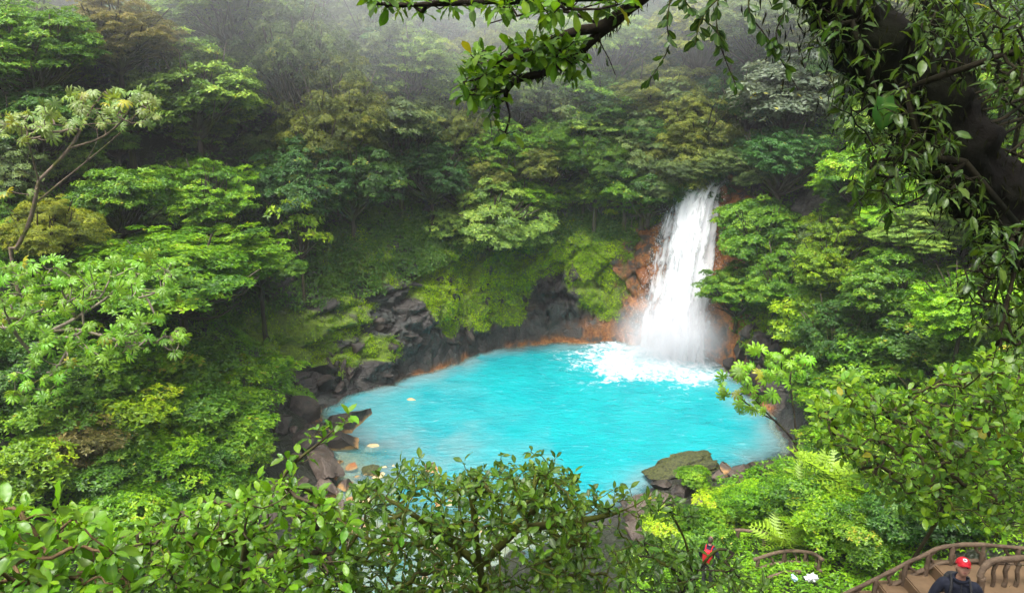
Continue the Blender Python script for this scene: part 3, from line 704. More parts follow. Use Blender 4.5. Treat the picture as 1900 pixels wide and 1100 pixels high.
def tree(px, py, wpx, hpx, h, style, col, label, group=None, name='tree', cat='tree', ymin=12, Y=None, bark=None):
    """crown centred at pixel (px, py), wpx x hpx big, its centre h metres above the ground"""
    global _tree_n
    _tree_n += 1; r = random.Random(_tree_n * 17)
    c = march(px, py, h, ymin) if Y is None else at_y(px, py, Y)
    s = depth_of(c) / FPX; w, hh = wpx * s / 2, hpx * s / 2
    g = gz(c[0], c[1])
    t = empty(name, (c[0], c[1], g)); tag(t, label, cat, group)
    cm, lm = CR[style][_tree_n % len(CR[style])]; hc = max(c[2] - g, .3); rz = r.uniform(0, 6.28)
    var = 1 + r.uniform(-.12, .12)
    if wpx < 120 or style in ('sprig', 'bushy'):
        link('crown', cm, None, t, tuple(x * var for x in col), (0, 0, hc), (0, 0, rz), (w * 1.08, w * 1.08, hh * 1.05))
    else:                                            # a broad crown is several leafy heads
        nl = 6 if wpx > 190 else 5
        for q in range(nl):
            a = rz + q * 6.283 / (nl - 1) + r.uniform(-.3, .3); rr = 0 if q == 0 else r.uniform(.42, .62); zz = r.uniform(.25, .42) if q == 0 else r.uniform(-.42, .28); ls = r.uniform(.5, .64)
            lm_ = CR[style][(q + _tree_n) % len(CR[style])][0]; v2 = var * r.uniform(.85, 1.15)
            link('crown', lm_, None, t, tuple(x * v2 for x in col), (w * rr * math.cos(a), w * rr * math.sin(a), hc + hh * zz), (r.uniform(-.15, .15), r.uniform(-.15, .15), r.uniform(0, 6.28)), (w * ls, w * ls, hh * ls * 1.1))
    bc = bark or BARKS[_tree_n % 3]
    link('limbs', lm, None, t, bc, (0, 0, hc), (0, 0, rz), (w * 1.0, w * 1.0, hh))
    tr = max(.05, min(.28, w * .06)); th_ = hc - hh * .75
    if th_ > .25: link('trunk', TRUNKS[_tree_n % 4], None, t, bc, (0, 0, 0), (0, 0, rz), (tr, tr, th_))
    return t
# leaf colours (linear albedo)
MID = (.12, .25, .010); DARK = (.055, .14, .012); BRIGHT = (.17, .34, .006); LIME = (.20, .33, .006); OLIVE = (.19, .23, .028)
GREY = (.15, .22, .06); BROWN = (.20, .18, .045); PALE = (.21, .33, .045); BLUE = (.06, .16, .028); YEL = (.26, .30, .015)
TREES = [
 (55, 110, 250, 190, 6, 'dome', MID, 'dark green domed tree in the top left corner of the hillside'),
 (215, 70, 250, 140, 7, 'feather', BROWN, 'brownish olive tree near the top left, beside a dark green one'),
 (60, 235, 230, 150, 4, 'dome', DARK, 'dark tree directly behind the bare branched umbrella tree'),
 (360, 165, 250, 190, 5, 'broad', PALE, 'pale green layered tree right of the umbrella tree top'),
 (430, 30, 300, 150, 7, 'dome', PALE, 'yellow green tree at the top edge, left of the photo centre'),
 (545, 110, 220, 240, 7, 'feather', GREY, 'tall grey green tree with a dark visible trunk on the left hillside'),
 (620, 215, 230, 230, 6, 'feather', OLIVE, 'olive feathery tree in the middle of the left hillside'),
 (690, 60, 190, 170, 7, 'feather', GREY, 'hazy grey tree at the top edge above the centre slope'),
 (560, 350, 190, 170, 4, 'dome', BLUE, 'dark bluish tree in the shade below the olive feathery tree'),
 (390, 365, 180, 150, 4, 'tier', BRIGHT, 'glossy tiered tree above the vivid green one on the left'),
 (215, 375, 190, 140, 4, 'broad', MID, 'tiered green tree just right of the umbrella tree trunk'),
 (512, 314, 95, 40, 4, 'sprig', BRIGHT, 'small bright spray of leaves high over the left cliff'),
 (330, 510, 400, 170, 4, 'tier', BRIGHT, 'large vivid green tree spreading over the left slope'),
 (480, 490, 170, 90, 4, 'tier', MID, 'glossy green tree reaching right beside the vivid green one'),
 (555, 425, 105, 130, 4, 'sprig', LIME, 'thin yellowish sapling hanging over the dark left cliff'),
 (770, 130, 200, 150, 7, 'dome', PALE, 'pale hazy tree left of the overhanging mossy branch'),
 (740, 250, 190, 150, 5, 'broad', GREY, 'pale grey green tree in the centre of the hillside'),
 (650, 330, 180, 160, 4, 'dome', DARK, 'shaded dark tree over the cliff, left of centre'),
 (845, 235, 160, 150, 5, 'feather', OLIVE, 'yellowish tree below the tip of the overhanging branch'),
 (800, 320, 160, 120, 4, 'dome', BLUE, 'dark tree behind the rounded bright tree over the cliff'),
 (905, 390, 240, 150, 3, 'tier', PALE, 'bright rounded tree leaning out over the mossy cliff'),
 (975, 360, 130, 90, 3, 'tier', BRIGHT, 'small vivid green tree touching the rounded cliff tree'),
 (930, 290, 160, 130, 5, 'dome', MID, 'mid green tree right of the overhanging branch tip'),
 (960, 110, 190, 140, 8, 'flat', PALE, 'pale flat topped tree behind the overhanging mossy branch'),
 (1020, 190, 200, 130, 6, 'dome', GREY, 'hazy grey tree in the shadowed gully above the centre'),
 (1085, 245, 110, 60, 6, 'flat', PALE, 'small flat topped pale tree in the gully left of the falls'),
 (1020, 285, 140, 130, 5, 'feather', MID, 'green feathery tree below the small flat topped one'),
 (1130, 100, 200, 150, 8, 'flat', PALE, 'light green spreading tree at the top right of the branch'),
 (1110, 180, 160, 110, 6, 'broad', MID, 'layered green tree under the light spreading one'),
 (1215, 180, 230, 150, 6, 'feather', OLIVE, 'olive tree with bare twigs above the waterfall'),
 (1200, 290, 210, 140, 4, 'feather', GREY, 'grey green tree hanging over the left side of the waterfall lip'),
 (1290, 240, 170, 130, 4, 'feather', OLIVE, 'brown tinged olive tree directly over the waterfall lip'),
 (1140, 320, 110, 90, 3, 'feather', GREY, 'small grey green tree left of the falls above rusty rock'),
 (1300, 80, 210, 150, 8, 'flat', YEL, 'yellow green tree in the haze above the waterfall'),
 (1420, 70, 210, 150, 8, 'dome', GREY, 'hazy grey tree left of the big mossy trunk at the top'),
 (1460, 190, 190, 130, 6, 'bushy', (.13, .17, .10), 'silvery broad leaved tree above and right of the waterfall'),
 (1450, 300, 200, 140, 4, 'dome', BLUE, 'shaded tree draped with vines right of the waterfall lip'),
 (1410, 430, 170, 130, 3, 'broad', MID, 'mid green tree beside the upper right edge of the waterfall'),
 (1370, 540, 150, 110, 2.5, 'tier', MID, 'green tree reaching over the right edge of the waterfall'),
 (1460, 520, 160, 130, 3, 'dome', MID, 'dense green tree on the rock right of the waterfall'),
 (1545, 480, 170, 150, 3, 'dome', LIME, 'yellow green rounded tree on the right slope'),
 (1610, 330, 190, 140, 5, 'broad', BRIGHT, 'light green tree left of the mossy trunk, below its leaves'),
 (1720, 430, 180, 90, 4, 'tier', PALE, 'pale layered tree under the leaning mossy trunk'),
 (1650, 410, 130, 80, 4, 'tier', BRIGHT, 'bright layered tree left of the pale one under the trunk'),
 (1660, 540, 190, 150, 3, 'broad', MID, 'mid green tree in the middle of the right slope'),
 (1560, 620, 160, 140, 2.5, 'dome', DARK, 'dark glossy tree above the small umbrella leaved tree'),
 (1790, 560, 190, 130, 4, 'tier', BRIGHT, 'bright tree low under the mossy trunk at the right'),
 (1860, 380, 160, 180, 5, 'bushy', LIME, 'sunlit yellow green tree at the right edge behind the trunk'),
 (1700, 200, 200, 200, 6, 'dome', PALE, 'hazy tree seen between the two mossy trunks'),
 (1850, 160, 180, 200, 7, 'dome', MID, 'green tree at the right edge behind horizontal twigs'),
 (90, 430, 190, 130, 3, 'feather', YEL, 'mossy yellow tree round the foot of the umbrella tree'),
 (500, 680, 120, 55, 2, 'sprig', BRIGHT, 'small bright sapling leaning over the left end of the cliff'),
 (30, 330, 110, 110, 3, 'tier', GREY, 'grey green tree at the left edge under the umbrella tree'),
]
for a in TREES:
    _t = tree(*a)
    if 'hanging over the left side of the waterfall lip' in a[7]:            # its boughs reach out in front of the lip
        _o = np.array(_t.location); _s = np.array([0, 0, 1.0]) * (at_y(1200, 300, _o[1])[2] - _o[2])
        for q, (x, y, Y, w) in enumerate([(1262, 318, 46.9, 1.5), (1312, 316, 46.4, 1.3), (1352, 306, 46.0, 1.4), (1395, 330, 45.6, 1.2), (1225, 350, 47.2, 1.2)]):
            c = at_y(x, y, Y) - _o; link('crown', CR['feather'][q % 3][0], None, _t, tuple(v * (.9 + .1 * q) for v in GREY), tuple(c), (.1, .1, q * 1.3), (w, w, w * .62))
            V, Fq = tube(smooth_path([_s, (_s + c) / 2 + [0, 0, .5], c - [0, 0, .2]], 10), np.linspace(.09, .03, 10), 6, .15); link('limb', mesh_np('lip_bough', V, Fq, {'var': np.full(len(V), .5)}, True), BARK, _t, (.09, .07, .05))
# more trees behind, filling the hazy slope
ORD = ['first', 'second', 'third', 'fourth', 'fifth', 'sixth', 'seventh', 'eighth', 'ninth', 'tenth', 'eleventh', 'twelfth', 'thirteenth', 'fourteenth', 'fifteenth', 'sixteenth', 'seventeenth', 'eighteenth', 'nineteenth', 'twentieth', 'twenty first', 'twenty second', 'twenty third', 'twenty fourth', 'twenty fifth', 'twenty sixth', 'twenty seventh', 'twenty eighth', 'twenty ninth', 'thirtieth']
CNAME = {MID: 'mid green', GREY: 'grey green', PALE: 'pale green', DARK: 'dark green', OLIVE: 'olive', BLUE: 'bluish green', BRIGHT: 'bright green', LIME: 'yellow green', BROWN: 'brownish', YEL: 'yellowish'}
SNAME = {'dome': 'domed', 'feather': 'feathery', 'tier': 'layered', 'broad': 'broad leaved'}
_pts = sorted([(rng.uniform(-40, 1900), rng.uniform(-60, 340)) for k in range(120)])
_cnt = {}
for px, py in _pts:
    if py > 120 and px > 1500: continue
    c = [MID, GREY, PALE, DARK, OLIVE, BLUE][rng.integers(6)]
    st = ['dome', 'feather', 'tier', 'broad'][rng.integers(4)]
    w = rng.uniform(130, 220)
    row = 'top edge of photo' if py < 60 else ('middle far slope' if py < 200 else 'low far slope'); kk = (SNAME[st], CNAME[c], row); _cnt[kk] = _cnt.get(kk, 0) + 1
    tree(px, py, w, w * rng.uniform(.65, .95), rng.uniform(3, 6), st, c, f'{CNAME[c]} {SNAME[st]} tree, {row}, {ORD[_cnt[kk] - 1]} of its look from left', 'hazy forest trees on the slope', ymin=50)

# young trees and bushes filling the slope between the bigger ones
_cnt = {}
for px, py in sorted([(rng.uniform(-20, 1180), rng.uniform(90, 440)) for k in range(84)] + [(rng.uniform(-30, 420), rng.uniform(20, 330)) for k in range(22)] + [(rng.uniform(1400, 1900), rng.uniform(230, 640)) for k in range(34)]):
    if py > 390 and 560 < px < 1180: continue
    c = [MID, BRIGHT, PALE, MID, GREY, LIME][rng.integers(6)]; w = rng.uniform(75, 118)
    row = 'high on slope' if py < 200 else ('mid slope' if py < 330 else 'low on slope'); sd_ = 'left of falls' if px < 1250 else 'right of falls'; kk = (CNAME[c], row, sd_); _cnt[kk] = _cnt.get(kk, 0) + 1
    tree(px, py, w, w * rng.uniform(.6, .85), rng.uniform(1.2, 2.2), ['dome', 'tier', 'feather'][rng.integers(3)], c, f'small {CNAME[c]} understorey tree {row} {sd_}, {ORD[_cnt[kk] - 1]} such from left', 'understorey trees', ymin=22)
# ------------------------------------------------------------------ shrubs on the slopes
SHR = [('left', x, y, w, h, c) for x, y, w, h, c in [
 (60, 620, 150, 100, MID), (150, 700, 150, 90, MID), (260, 680, 140, 80, BRIGHT), (360, 690, 150, 90, MID), (430, 740, 130, 90, BRIGHT), (330, 770, 160, 100, MID),
 (220, 790, 150, 90, LIME), (90, 760, 150, 100, MID), (440, 800, 110, 80, BRIGHT), (400, 830, 150, 90, MID), (290, 870, 150, 90, BRIGHT), (180, 880, 140, 90, MID),
 (60, 870, 150, 100, LIME), (400, 890, 140, 90, MID), (330, 940, 150, 90, MID), (230, 960, 150, 90, BRIGHT), (440, 850, 90, 70, LIME), (20, 720, 120, 120, DARK), (130, 830, 130, 80, BROWN)]]
SHR += [('right', x, y, w, h, c) for x, y, w, h, c in [
 (1500, 600, 110, 90, LIME), (1620, 680, 150, 110, MID), (1540, 720, 120, 90, MID), (1680, 640, 150, 100, DARK), (1580, 770, 140, 90, BRIGHT), (1540, 842, 120, 60, MID),
 (1640, 780, 150, 100, BRIGHT), (1500, 560, 130, 90, BRIGHT), (1740, 640, 150, 90, MID), (1610, 840, 140, 90, BRIGHT), (1820, 650, 140, 90, MID),
 (1285, 885, 50, 32, BRIGHT), (1400, 938, 110, 50, BRIGHT), (1450, 930, 110, 50, BRIGHT), (1350, 945, 90, 40, LIME), (1500, 930, 110, 80, MID),
 (1560, 980, 120, 90, BRIGHT), (1620, 1010, 110, 80, MID), (1300, 1000, 110, 70, MID), (1250, 990, 90, 60, LIME), (1680, 960, 120, 90, DARK), (1760, 960, 120, 80, DARK)]]
_cnt = {}
for k, (side, x, y, w, h, c) in enumerate(sorted(SHR)):
    row = ('upper' if y < 750 else 'middle' if y < 860 else 'lower'); kk = (side, row, CNAME[c]); _cnt[kk] = _cnt.get(kk, 0) + 1
    tree(x, y, w * 1.1, h * 1.15, .9 if side == 'left' else .7, 'bushy', c,
         f'{CNAME[c]} shrub on the {row} ' + ('slope left of the pool' if side == 'left' else 'bank right of the pool') + f', {ORD[_cnt[kk] - 1]} such from left',
         'shrubs on the left slope' if side == 'left' else 'shrubs on the right bank', 'shrub', 'shrub', ymin=13)
# ------------------------------------------------------------------ undergrowth: vines and small leaves nobody could count
def carpet(name, label, n, deg0, deg1, d0, d1, leaf, col, lift=.9, dens_pow=1.0, clump=.55, ymin=9, mask=None, tmpl=LEAF_T, k=3, mt=None, droop=.2):
    m = int(n * 1.6); deg = rng.uniform(deg0, deg1, m); deg = np.where(deg > 180, deg - 360, deg); d = d0 + (d1 - d0) * rng.random(m) ** dens_pow
    th = np.radians(deg); x, y, z = ground_polar(th, d)
    e = .25
    x1, y1, z1 = ground_polar(th, d + e); 
    slope = (z1 - z) / e; out_ = np.stack([np.cos(th), np.sin(th), 0 * th], 1)
    nn = nrm(-out_ * slope[:, None] + np.array([0, 0, 1.0]))
    pos = np.stack([x, y, z], 1)
    lump = fbm(pos * clump, 3, 300 + n % 97); ok = (y > ymin)
    if mask is not None: ok &= mask(pos, deg, d)
    ok &= (lump > .24 + .12 * rng.random(m))
    pos, nn, lump = pos[ok][:n], nn[ok][:n], lump[ok][:n]; q = len(pos)
    pos = pos + nn * (lift * np.clip(lump - .3, 0, 1) * 2.2 * (.55 + .45 * rng.random(q)))[:, None]
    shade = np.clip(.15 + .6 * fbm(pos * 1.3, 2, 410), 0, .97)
    v, f, a = sprays(pos, nn * .7 + np.array([0, -.15, .6]) + rng.normal(0, .25, (q, 3)), k, leaf * rng.uniform(.7, 1.3, q), rng, .15, tmpl, shade, droop)
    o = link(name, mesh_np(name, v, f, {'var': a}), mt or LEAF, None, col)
    tag(o, label, None, None, 'stuff'); return o
carpet('undergrowth', 'vines and small leaves covering the slope left of the pool', 32000, -176, -122, .3, 24, .16, (.12, .27, .008), ymin=14, mask=lambda p, g, d: (d > 4.6) | (g < -168))
carpet('undergrowth', 'vines and small leaves covering the slope right of the waterfall and pool', 28000, -60, 34, .5, 20, .17, (.13, .28, .008), lift=1.0, mask=lambda p, g, d: (np.hypot(p[:, 0] - fl[0], p[:, 1] - fl[1]) > 3.4) & ((d > 2.8) | (g > 12)))
carpet('undergrowth', 'low green plants on the flat bank near the right shore', 15000, -84, -45, 3.4, 13, .13, (.16, .33, .008), lift=.5, ymin=14)
carpet('undergrowth', 'low leafy plants round the stairs and lower path', 15000, -86, -44, 11, 22, .10, (.15, .30, .008), lift=.5, ymin=9.8, dens_pow=1.0, mask=lambda p, g, d: ~((p[:, 1] > 14.5) & (p[:, 0] > 4.5) & (p[:, 0] < 9.5) & (vnoise(p * .9, 6) > .38)))
carpet('undergrowth', 'dark hanging vines over the top of the cliff', 34000, 36, 186, 1.4, 9, .20, (.075, .165, .012), lift=.8, mask=lambda p, g, d: (np.hypot(p[:, 0] - fl[0], p[:, 1] - fl[1]) > 4.6) & (p[:, 2] > 5.4 - .5 * sstep(120, 150, g) + 2.0 * (vnoise(p * .5, 5) - .5)), droop=.5)
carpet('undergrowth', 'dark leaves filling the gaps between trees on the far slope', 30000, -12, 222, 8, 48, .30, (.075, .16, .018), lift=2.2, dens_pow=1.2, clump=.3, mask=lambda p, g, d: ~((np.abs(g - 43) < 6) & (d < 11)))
# moss cushions on the cliff
def moss_tufts(n):
    idx = np.flatnonzero(moss > .35); idx = idx[rng.integers(0, len(idx), n)]
    pos = P[idx] + rng.normal(0, .09, (n, 3)); o_ = -np.stack([np.cos(thf[idx]), np.sin(thf[idx]), 0 * thf[idx]], 1)
    nn = o_ + np.array([0, 0, .5]) + rng.normal(0, .3, (n, 3))
    pos = pos + nrm(nn) * rng.uniform(0, .14, n)[:, None]
    v, f, a = sprays(pos, nn, 3, rng.uniform(.05, .11, n), rng, .5, LEAF_T, np.clip(.1 + .8 * fbm(pos * .9, 3, 420), 0, .97), .6)
    return tag(link('moss', mesh_np('moss', v, f, {'var': a}), MOSSM, None, (.25, .40, .004)), 'bright yellow green moss cushions on the cliff face', None, None, 'stuff')
moss_tufts(34000)

# bare snags and lianas standing out of the forest
def snag(label, paths, Y, r, col, group=None):
    P0 = [px_to(p, Y) for p in paths]; org = P0[0][0].copy(); g = gz(org[0], org[1]); t = tag(empty('bare_tree', (org[0], org[1], min(g, org[2]))), label, 'tree', group); O_ = np.array(t.location)
    P0[0] = np.vstack([O_[None], P0[0]])
    for k, p in enumerate(P0):
        n = 18; V, Fq = tube(smooth_path(p, n) - O_, np.linspace(r, r * .35, n) * (1 if k == 0 else .55), 7, .15)
        link('trunk' if k == 0 else 'branch', mesh_np('snag', V, Fq, {'var': np.full(len(V), .5)}, True), BARK, t, col)
def px_to(p, Y): return np.array([at_y(x, y, Y) for x, y in p])
snag('pale bare forked tree standing behind the overhanging branch', [[(874, 130), (872, 90), (875, 68), (862, 40)], [(875, 68), (890, 45), (893, 30)], [(868, 58), (855, 45)]], 57, .16, (.42, .36, .26))
snag('dark trunk of a tall tree showing through the left hillside leaves', [[(605, 240), (612, 190), (600, 150), (606, 100)], [(600, 150), (575, 110), (560, 70)], [(606, 120), (640, 80)]], 47, .22, (.05, .04, .03))
snag('dark slim trunk behind leaves at the upper left of the gully', [[(735, 120), (730, 60), (725, 0)], [(730, 60), (700, 30)]], 56, .25, (.05, .045, .035))
snag('pale slanting dead branch on the right slope', [[(1605, 430), (1575, 412), (1550, 398)], [(1580, 415), (1560, 425)]], float(march(1605, 430, .4)[1]), .06, (.40, .33, .2))

# ------------------------------------------------------------------ near plants: skeleton, twigs and single leaves
def near_leaf_material(name, rough, trans, spec):
    m, nt, N, out = mat(name)
    oi = N('ObjectInfo'); v = attr_(nt, 'var'); ve = attr_(nt, 'vein')
    hsv = N('HueSaturation'); nt.links.new(oi.outputs['Color'], hsv.inputs['Color'])
    nt.links.new(remap(nt, v, 0, 1, .53, .475, False), hsv.inputs['Hue']); nt.links.new(remap(nt, v, 0, 1, .35, 1.6, False), hsv.inputs['Value'])
    tc = N('TexCoord'); n1 = noise_(nt, tc.outputs['Object'], 14, 3)
    c = mixc(nt, math_(nt, 'MULTIPLY', math_(nt, 'POWER', ve, 4.0), .35), hsv.outputs[0], (.22, .36, .06))
    c = mixc(nt, remap(nt, n1, .5, .75, 0, .15), c, (.02, .05, .008))
    geo = N('NewGeometry'); n5 = noise_(nt, geo.outputs['Position'], 38, 3, .6); n6 = noise_(nt, geo.outputs['Position'], 3, 2)
    c = mixc(nt, math_(nt, 'MULTIPLY', remap(nt, n5, .66, .72), remap(nt, n6, .45, .6)), c, (.16, .10, .02))
    c = mixc(nt, remap(nt, n6, .4, .8, 0, .3), c, (.13, .19, .006))
    p = N('BsdfPrincipled'); nt.links.new(c, p.inputs['Base Color']); p.inputs['Roughness'].default_value = rough; p.inputs['Specular IOR Level'].default_value = spec
    t = N('BsdfTranslucent'); nt.links.new(mixc(nt, 1.0, c, (1.6, 1.5, .4), 'MULTIPLY'), t.inputs[0])
    mx = N('MixShader'); mx.inputs[0].default_value = trans
    nt.links.new(p.outputs[0], mx.inputs[1]); nt.links.new(t.outputs[0], mx.inputs[2]); nt.links.new(mx.outputs[0], out.inputs[0]); return m
NEAR = near_leaf_material('near_leaf', .36, .36, .4)
def leaf_tpl(w, peak=.5, tip=1.0, droop=.25, fold=.18, n=7, heart=0.0, wave=.02, stem=.08):
    """a leaf blade of unit length along +x with a midrib fold, tip droop and short stalk"""
    t = np.linspace(0, 1, n); a = math.log(.5) / math.log(peak)
    s = t ** a; prof = np.sin(math.pi * np.clip(s, 0, 1)) ** tip * w / 2
    if heart: prof = np.where(t < .3, np.maximum(prof, w / 2 * (heart + t)), prof); prof[0] = w * .3
    x = stem + t * (1 - stem); z = -droop * t ** 2
    if heart: xs = x.copy(); xs[0] -= .16
    V = []; vein = []
    for i in range(n):
        xe = x[i] - (.16 if heart and i == 0 else 0)
        V += [[xe, prof[i], z[i] + fold * prof[i] * 2 * .5 + wave * (-1) ** i], [x[i], 0, z[i]], [xe, -prof[i], z[i] + fold * prof[i] * 2 * .5 - wave * (-1) ** i]]; vein += [0, 1, 0]
    V.append([0, 0, .0]); vein.append(1)
    Fq = []
    for i in range(n - 1):
        b = i * 3; Fq += [[b, b + 3, b + 4], [b, b + 4, b + 1], [b + 1, b + 4, b + 5], [b + 1, b + 5, b + 2]]
    Fq.append([3 * n, 0, 1]); Fq.append([3 * n, 1, 2])
    return np.array(V), np.array(Fq)[:, ::-1], np.array(vein, float)
TPL = {'obovate': leaf_tpl(.41, .6, .8, .12, .22), 'elliptic': leaf_tpl(.42, .5, 1.0, .22, .25), 'lance': leaf_tpl(.24, .42, 1.1, .45, .3, 8),
       'heart': leaf_tpl(.78, .36, .8, .25, .12, 9, .42), 'round': leaf_tpl(.5, .56, .7, .1, .15)}
def palmate_tpl(lobes=9):
    V, Fc, ve = [], [], []
    for k in range(lobes):
        a = (k - (lobes - 1) / 2) / lobes * 5.6; L = .5 * (1 - .25 * abs(k - (lobes - 1) / 2) / lobes * 2)
        d = np.array([math.cos(a), math.sin(a), 0]); s = np.array([-d[1], d[0], 0]); b = len(V)
        for t, w, z in ((.03, .02, 0), (.5, .055, .02), (.82, .075, -.06), (1, .012, -.17)):
            V += [d * L * t + s * w + [0, 0, z + .01], d * L * t + [0, 0, z + .03], d * L * t - s * w + [0, 0, z + .01]]; ve += [0, 1, 0]
        for i in range(3):
            q = b + i * 3; Fc += [[q, q + 3, q + 4], [q, q + 4, q + 1], [q + 1, q + 4, q + 5], [q + 1, q + 5, q + 2]]
    return np.array(V) + [0, 0, 0], np.array(Fc)[:, ::-1], np.array(ve, float)
TPL['palmate'] = palmate_tpl()
LMESH = {}
for k_, (tv, tf, ve) in TPL.items():
    me = mesh_np('leaf_' + k_, tv, tf, {'var': np.full(len(tv), .5), 'vein': ve}, True); me.materials.append(NEAR); LMESH[k_] = me
def grow(stems, tips, jit=.06, sag=.1, steps=3, local=None):
    """stems: polylines from root outwards; every tip joins the nearest wood. returns nodes, parents, tip indices"""
    N_, Pn = [], []
    for s in stems:
        s = np.asarray(s)
        for i, p in enumerate(s):
            if i == 0 and N_:
                q = np.array(N_); k = int(np.argmin(((q - p) ** 2).sum(1)))
                if np.linalg.norm(q[k] - p) < .02: last = k; continue
                Pn.append(k)
            else: Pn.append(-1 if not N_ else last)
            N_.append(np.array(p)); last = len(N_) - 1
    tips = list(np.asarray(tips)); base = np.array(N_); order = np.argsort([((base - t) ** 2).sum(1).min() for t in tips]); ti = []
    A = np.zeros((len(N_) + len(tips) * (steps + 1), 3)); A[:len(N_)] = base; n = len(N_)
    for o_ in order:
        t = tips[o_]; dlt = A[:n] - t; d2 = (dlt ** 2).sum(1) + np.maximum(dlt[:, 2], 0) ** 2 * 1.5
        k = int(np.argmin(d2)); a = A[k]; L = np.linalg.norm(t - a); last = k
        for s in range(1, steps + 1):
            u = s / steps; p = a + (t - a) * u - np.array([0, 0, sag * L * u * (1 - u) * 2])
            if s < steps: p = p + rng.normal(0, jit * L, 3)
            A[n] = p; Pn.append(last); last = n; n += 1
        ti.append(last)
    return A[:n], np.array(Pn), ti
def wood(nodes, par, ti, rtip, power=.5, sides=5, rmax=9):
    n = len(nodes); cnt = np.zeros(n); ch = [[] for _ in range(n)]
    for t in ti: cnt[t] += 1
    for i in range(n - 1, 0, -1):
        if par[i] >= 0: ch[par[i]].append(i)
    order = []; st = [i for i in range(n) if par[i] < 0]
    while st:
        x = st.pop(); order.append(x); st += ch[x]
    for x in order[::-1]:
        if par[x] >= 0: cnt[par[x]] += max(cnt[x], .3) if not ch[x] else cnt[x]
    rad = np.minimum(rtip * np.maximum(cnt, 1) ** power, rmax)
    bag = Bag(); done = np.zeros(n, bool)
    leaves_ = [i for i in range(n) if not ch[i]]
    depth = np.zeros(n)
    for x in order:
        if par[x] >= 0: depth[x] = depth[par[x]] + 1
    for l in sorted(leaves_, key=lambda i: -depth[i]):
        c = [l]
        while par[c[-1]] >= 0:
            c.append(par[c[-1]])
            if done[c[-1]]: break
        for x in c: done[x] = True
        c = c[::-1]
        if len(c) < 2: continue
        rr = rad[c].copy()
        if len(rr) > 1: rr[0] = min(rr[0], rr[1] * 1.15)
        bag.add(*tube(nodes[c], rr, sides, .12))
    return bag, rad
def in_poly(pt, poly):
    x, y = pt; r = False; j = len(poly) - 1
    for i in range(len(poly)):
        a, b = poly[i], poly[j]
        if (a[1] > y) != (b[1] > y) and x < (b[0] - a[0]) * (y - a[1]) / (b[1] - a[1] + 1e-9) + a[0]: r = not r
        j = i
    return r
def poly_tips(poly, n, Y0, Y1, top=.0):
    xs = [p[0] for p in poly]; ys = [p[1] for p in poly]; out_ = []
    while len(out_) < n:
        x, y = rng.uniform(min(xs), max(xs)), rng.uniform(min(ys), max(ys))
        if in_poly((x, y), poly): out_.append(at_y(x, y, Y0 + (Y1 - Y0) * rng.random()))
    return np.array(out_)
def px_path(pts, n=10): return smooth_path([at_y(*p) for p in pts], n)
def leafy(t, org, nodes, par, ti, size, kinds, col, whorl=(4, 6), along=1, tilt=.3, droop=.1, limit=290, up0=(0, -.15, 1), colvar=.32, yellow=.006, spread=.0, matl=None):
    """leaves at twig ends: the ones that show largest as single parts, the rest joined"""
    pos, fw, up, sz = [], [], [], []
    for k in ti:
        p = nodes[k]; d = nrm(p - nodes[par[k]]); m = rng.integers(whorl[0], whorl[1] + 1)
        a = np.where(abs(d[2]) < .9, np.array([0, 0, 1.0]), np.array([1.0, 0, 0])); t1 = nrm(np.cross(d, a)); t2 = np.cross(d, t1); a0 = rng.uniform(0, 6.28)
        for q in range(m):
            an = a0 + q * 2 * math.pi / m + rng.normal(0, .25)
            f = t1 * math.cos(an) + t2 * math.sin(an) + d * rng.normal(.45, .2) + np.array([0, 0, rng.normal(tilt - droop, .25)])
            pos.append(p + rng.normal(0, size * .06, 3)); fw.append(f); sz.append(size * rng.uniform(.42, 1.3))
        k2 = par[k]
        for q in range(along):
            if k2 < 0: break
            pos.append(nodes[k2]); fw.append(rng.normal(0, 1, 3) * [1, 1, .4] + d * .5 - np.array([0, 0, droop])); sz.append(size * rng.uniform(.6, 1.1)); k2 = par[k2]
    pos, fw, sz = np.array(pos), nrm(np.array(fw)), np.array(sz); n = len(pos)
    up = nrm(np.array(up0)[None] + rng.normal(0, .35, (n, 3))); R = frame_rot(fw, up)
    rel = pos - CAM; dz = rel @ _F; ppx = 950 + FPX * rel[:, 0] / dz; ppy = 550 - FPX * (rel @ _U) / dz
    vis = (ppx > 0) & (ppx < 1900) & (ppy > 0) & (ppy < 1100) & (dz > 1)
    score = np.where(vis, sz / np.maximum(dz, .5), 0) * rng.uniform(.7, 1, n); order = np.argsort(-score)
    one = order[:limit]; one = one[score[one] > 0]; rest = np.setdiff1d(np.arange(n), one)
    kind = np.array(kinds)[rng.integers(0, len(kinds), n)]
    cv = np.clip(1 + rng.normal(0, colvar, n), .45, 1.6)
    for i in one:
        c = np.array(col) * cv[i] * np.array([1 + rng.normal(0, .12), 1, 1 + rng.normal(0, .15)])
        if rng.random() < yellow: c = np.array([.38, .34, .02])
        o = link('leaf', LMESH[kind[i]], None, t, tuple(np.clip(c, 0, 1)))
        M = Matrix.Identity(4)
        for a in range(3):
            for b in range(3): M[a][b] = R[i][a][b] * sz[i]
            M[a][3] = pos[i][a] - org[a]
        o.matrix_local = M
    if len(rest):
        bag = Bag(); ve = []
        for kd in set(kinds):
            s = rest[kind[rest] == kd]
            if not len(s): continue
            tv, tf, vv = TPL[kd]; v, f, a = scatter(tv, tf, pos[s] - org, fw[s], up[s], sz[s], np.clip(.5 + (cv[s] - 1) * .9, 0, 1)); bag.add(v, f, a); ve.append(np.tile(vv, len(s)))
        me = bag.mesh('foliage', True); at = me.attributes.new('vein', 'FLOAT', 'POINT'); at.data.foreach_set('value', np.concatenate(ve).astype(np.float32))
        o = link('foliage', me, NEAR, t, col); o['kind'] = 'stuff'
    return n
